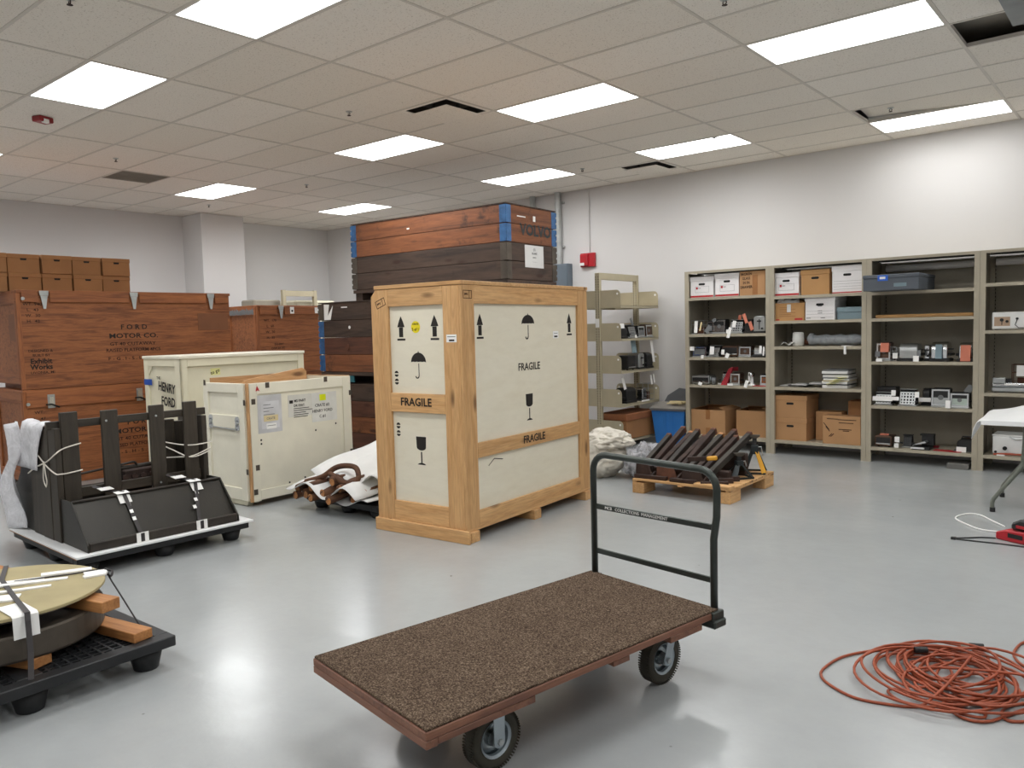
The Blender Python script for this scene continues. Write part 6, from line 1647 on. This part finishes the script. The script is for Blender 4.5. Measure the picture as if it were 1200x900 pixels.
# ------------------------------------------------------------------ flat platform cart with carpeted deck
CR = R(-10.0)
CX, CY, CZ = -1.733, 1.616, .322
cw, cl = .77, 1.525
t = thing('platform_cart', 'flat platform cart with brown carpeted deck and tubular handle, in the foreground', 'cart', (CX, CY, 0), CR)
tilt = 0.0
def dz(x): return CZ + (x * tilt)
b = MB()
deck = MB().prism([(-cw, 0, dz(-cw) - .034), (0, 0, dz(0) - .034), (0, 0, dz(0) - .006), (-cw, 0, dz(-cw) - .006)], (0, cl, 0)).build('deck_board', CARTW('y'), t, bevel=.003)
def slabx(nm, x0, x1, y0, y1, za, zb_, mat, bev=.002):
    return MB().prism([(x0, y0, dz(x0) + za), (x1, y0, dz(x1) + za), (x1, y0, dz(x1) + zb_), (x0, y0, dz(x0) + zb_)], (0, y1 - y0, 0)).build(nm, mat, t, bevel=bev)
slabx('carpet', -cw + .003, -.003, .004, cl - .002, -.0058, .004, M_CARPET, .003)
slabx('end_rail', -cw, 0, .0, .045, -.062, -.035, CARTW('x'))
slabx('cross_rail', -cw, -.005, .30, .46, -.062, -.035, CARTW('x')); slabx('cross_rail', -cw, -.005, .86, .95, -.058, -.035, CARTW('x')); slabx('cross_rail', -cw, 0, cl - .33, cl - .12, -.06, -.035, CARTW('x'))
slabx('side_rail', -.06, -.0, .046, .30, -.058, -.035, CARTW('y'))
# handle
hx0, hx1, hy = -cw + .03, -.025, cl + .0
top = .925
rr = .085
P = [(hx0, hy, dz(hx0) - .03)]
for q in range(0, 7): a = PI - (PI / 2) * q / 6; P.append((hx0 + rr + rr * math.cos(a), hy, top - rr + rr * math.sin(a)))
for q in range(0, 7): a = PI / 2 - (PI / 2) * q / 6; P.append((hx1 + .018 - rr + rr * math.cos(a), hy, top - rr + rr * math.sin(a)))
P += [(hx1 + .016, hy, top - .2), (hx1, hy, top - .3), (hx1, hy, dz(hx1) - .03)]
MB().tube(P, .0165, 12).build('handle_tube', M_TUBE, t, smooth=True)
for za, zb_ in ((.662, .678), (.437, .443)):
    MB().bar((hx0, hy, za), (hx1, hy, zb_), .008, .028, (0, 0, 1)).build('cross_bar', M_TUBE, t, bevel=.003)
f = Face(t, (hx0, hy - .0045, .662), (1, 0, .022), (0, 0, 1))
f.text('MCB   COLLECTIONS  MANAGEMENT', .275, .0, .021, M_TAG, xs=1.1, off=.0)
for xx in (hx0, hx1 + .006):
    slabx('corner_bracket', xx - .03, xx + .03, cl - .055, cl + .022, -.07, -.003, M_TUBE, .004)
slabx('bracket_plate', -.2, 0.022, cl - .06, cl + .024, -.072, -.036, M_TUBE, .006)
MB().cyl((-.04, cl - .2, dz(0) - .08), (-.04, cl - .2, dz(0) - .06), .008, 8).build('bolt', M_BRUSH, t)
WR = .110
def caster(x, y, swivel, lean):
    w_ = .03
    tyre = []
    prof = [(WR * .60, -w_ * .8), (WR * .82, -w_), (WR * .96, -w_ * .72), (WR, -w_ * .3), (WR, w_ * .3), (WR * .96, w_ * .72), (WR * .82, w_), (WR * .60, w_ * .8)]
    wheel = MB().lathe(prof, 40, (x, y, WR + .001), 'x', closed=True).build('tyre', M_TYRE, t, smooth=True)
    b = MB()
    for k in range(64):
        a = 2 * PI * k / 64
        for s_ in (-1, 1):
            c_ = Vector((x + s_ * w_ * .55, y + math.cos(a) * WR * .982, WR + .001 + math.sin(a) * WR * .982))
            b.bar(c_ + Vector((-.012, 0, 0)), c_ + Vector((.012, 0, 0)), .005, .005, (0, math.cos(a), math.sin(a)))
    b.build('tread', M_TYRE, wheel)['kind'] = 'stuff'
    MB().lathe([(WR * .60, -.024), (WR * .62, -.027), (WR * .62, .027), (WR * .60, .024), (WR * .54, .020), (WR * .54, -.020)], 36, (x, y, WR + .001), 'x', closed=True).build('rim', M_ZINC, wheel, smooth=False)
    MB().lathe([(WR * .54, -.005), (WR * .54, .005), (WR * .40, .002), (WR * .22, .012), (WR * .22, -.012), (WR * .40, -.002)], 30, (x, y, WR + .001), 'x', closed=True).build('dish', plain('dull_chrome', '#8f979b', .25, 1.0), wheel, smooth=True)
    MB().cyl((x - .035, y, WR + .001), (x + .035, y, WR + .001), .026, 14).build('hub', M_BRUSH, wheel)
    for s_ in (-1, 1):
        xx = x + s_ * .042
        zt = dz(xx) - .063
        ff = [(xx, y - .024, WR), (xx, y + lean - .026, zt), (xx, y + lean + .026, zt), (xx, y + .024, WR)] + [(xx, y + .024 * math.cos(a), WR + .024 * math.sin(a)) for a in [0 - PI * q / 6 for q in range(1, 6)]]
        MB().prism(ff, (s_ * .004, 0, 0)).build('fork', M_ZINC, t, bevel=.001)
        MB().cyl((xx + s_ * .004, y, WR), (xx + s_ * .014, y, WR), .012, 6).build('axle_nut', M_BRUSH, t)
    zt = dz(x) - .064
    MB().prism([(x - .05, y + lean - .05, zt - .002), (x + .05, y + lean - .05, zt - .002), (x + .05, y + lean + .05, zt - .002), (x - .05, y + lean + .05, zt - .002)], (0, 0, .008)).build('top_plate', M_ZINC, t, bevel=.002)
caster(-.15, .375, 0, .0); caster(-.175, 1.335, 0, .05); caster(-cw + .17, .375, 0, 0); caster(-cw + .17, 1.335, 0, .05)
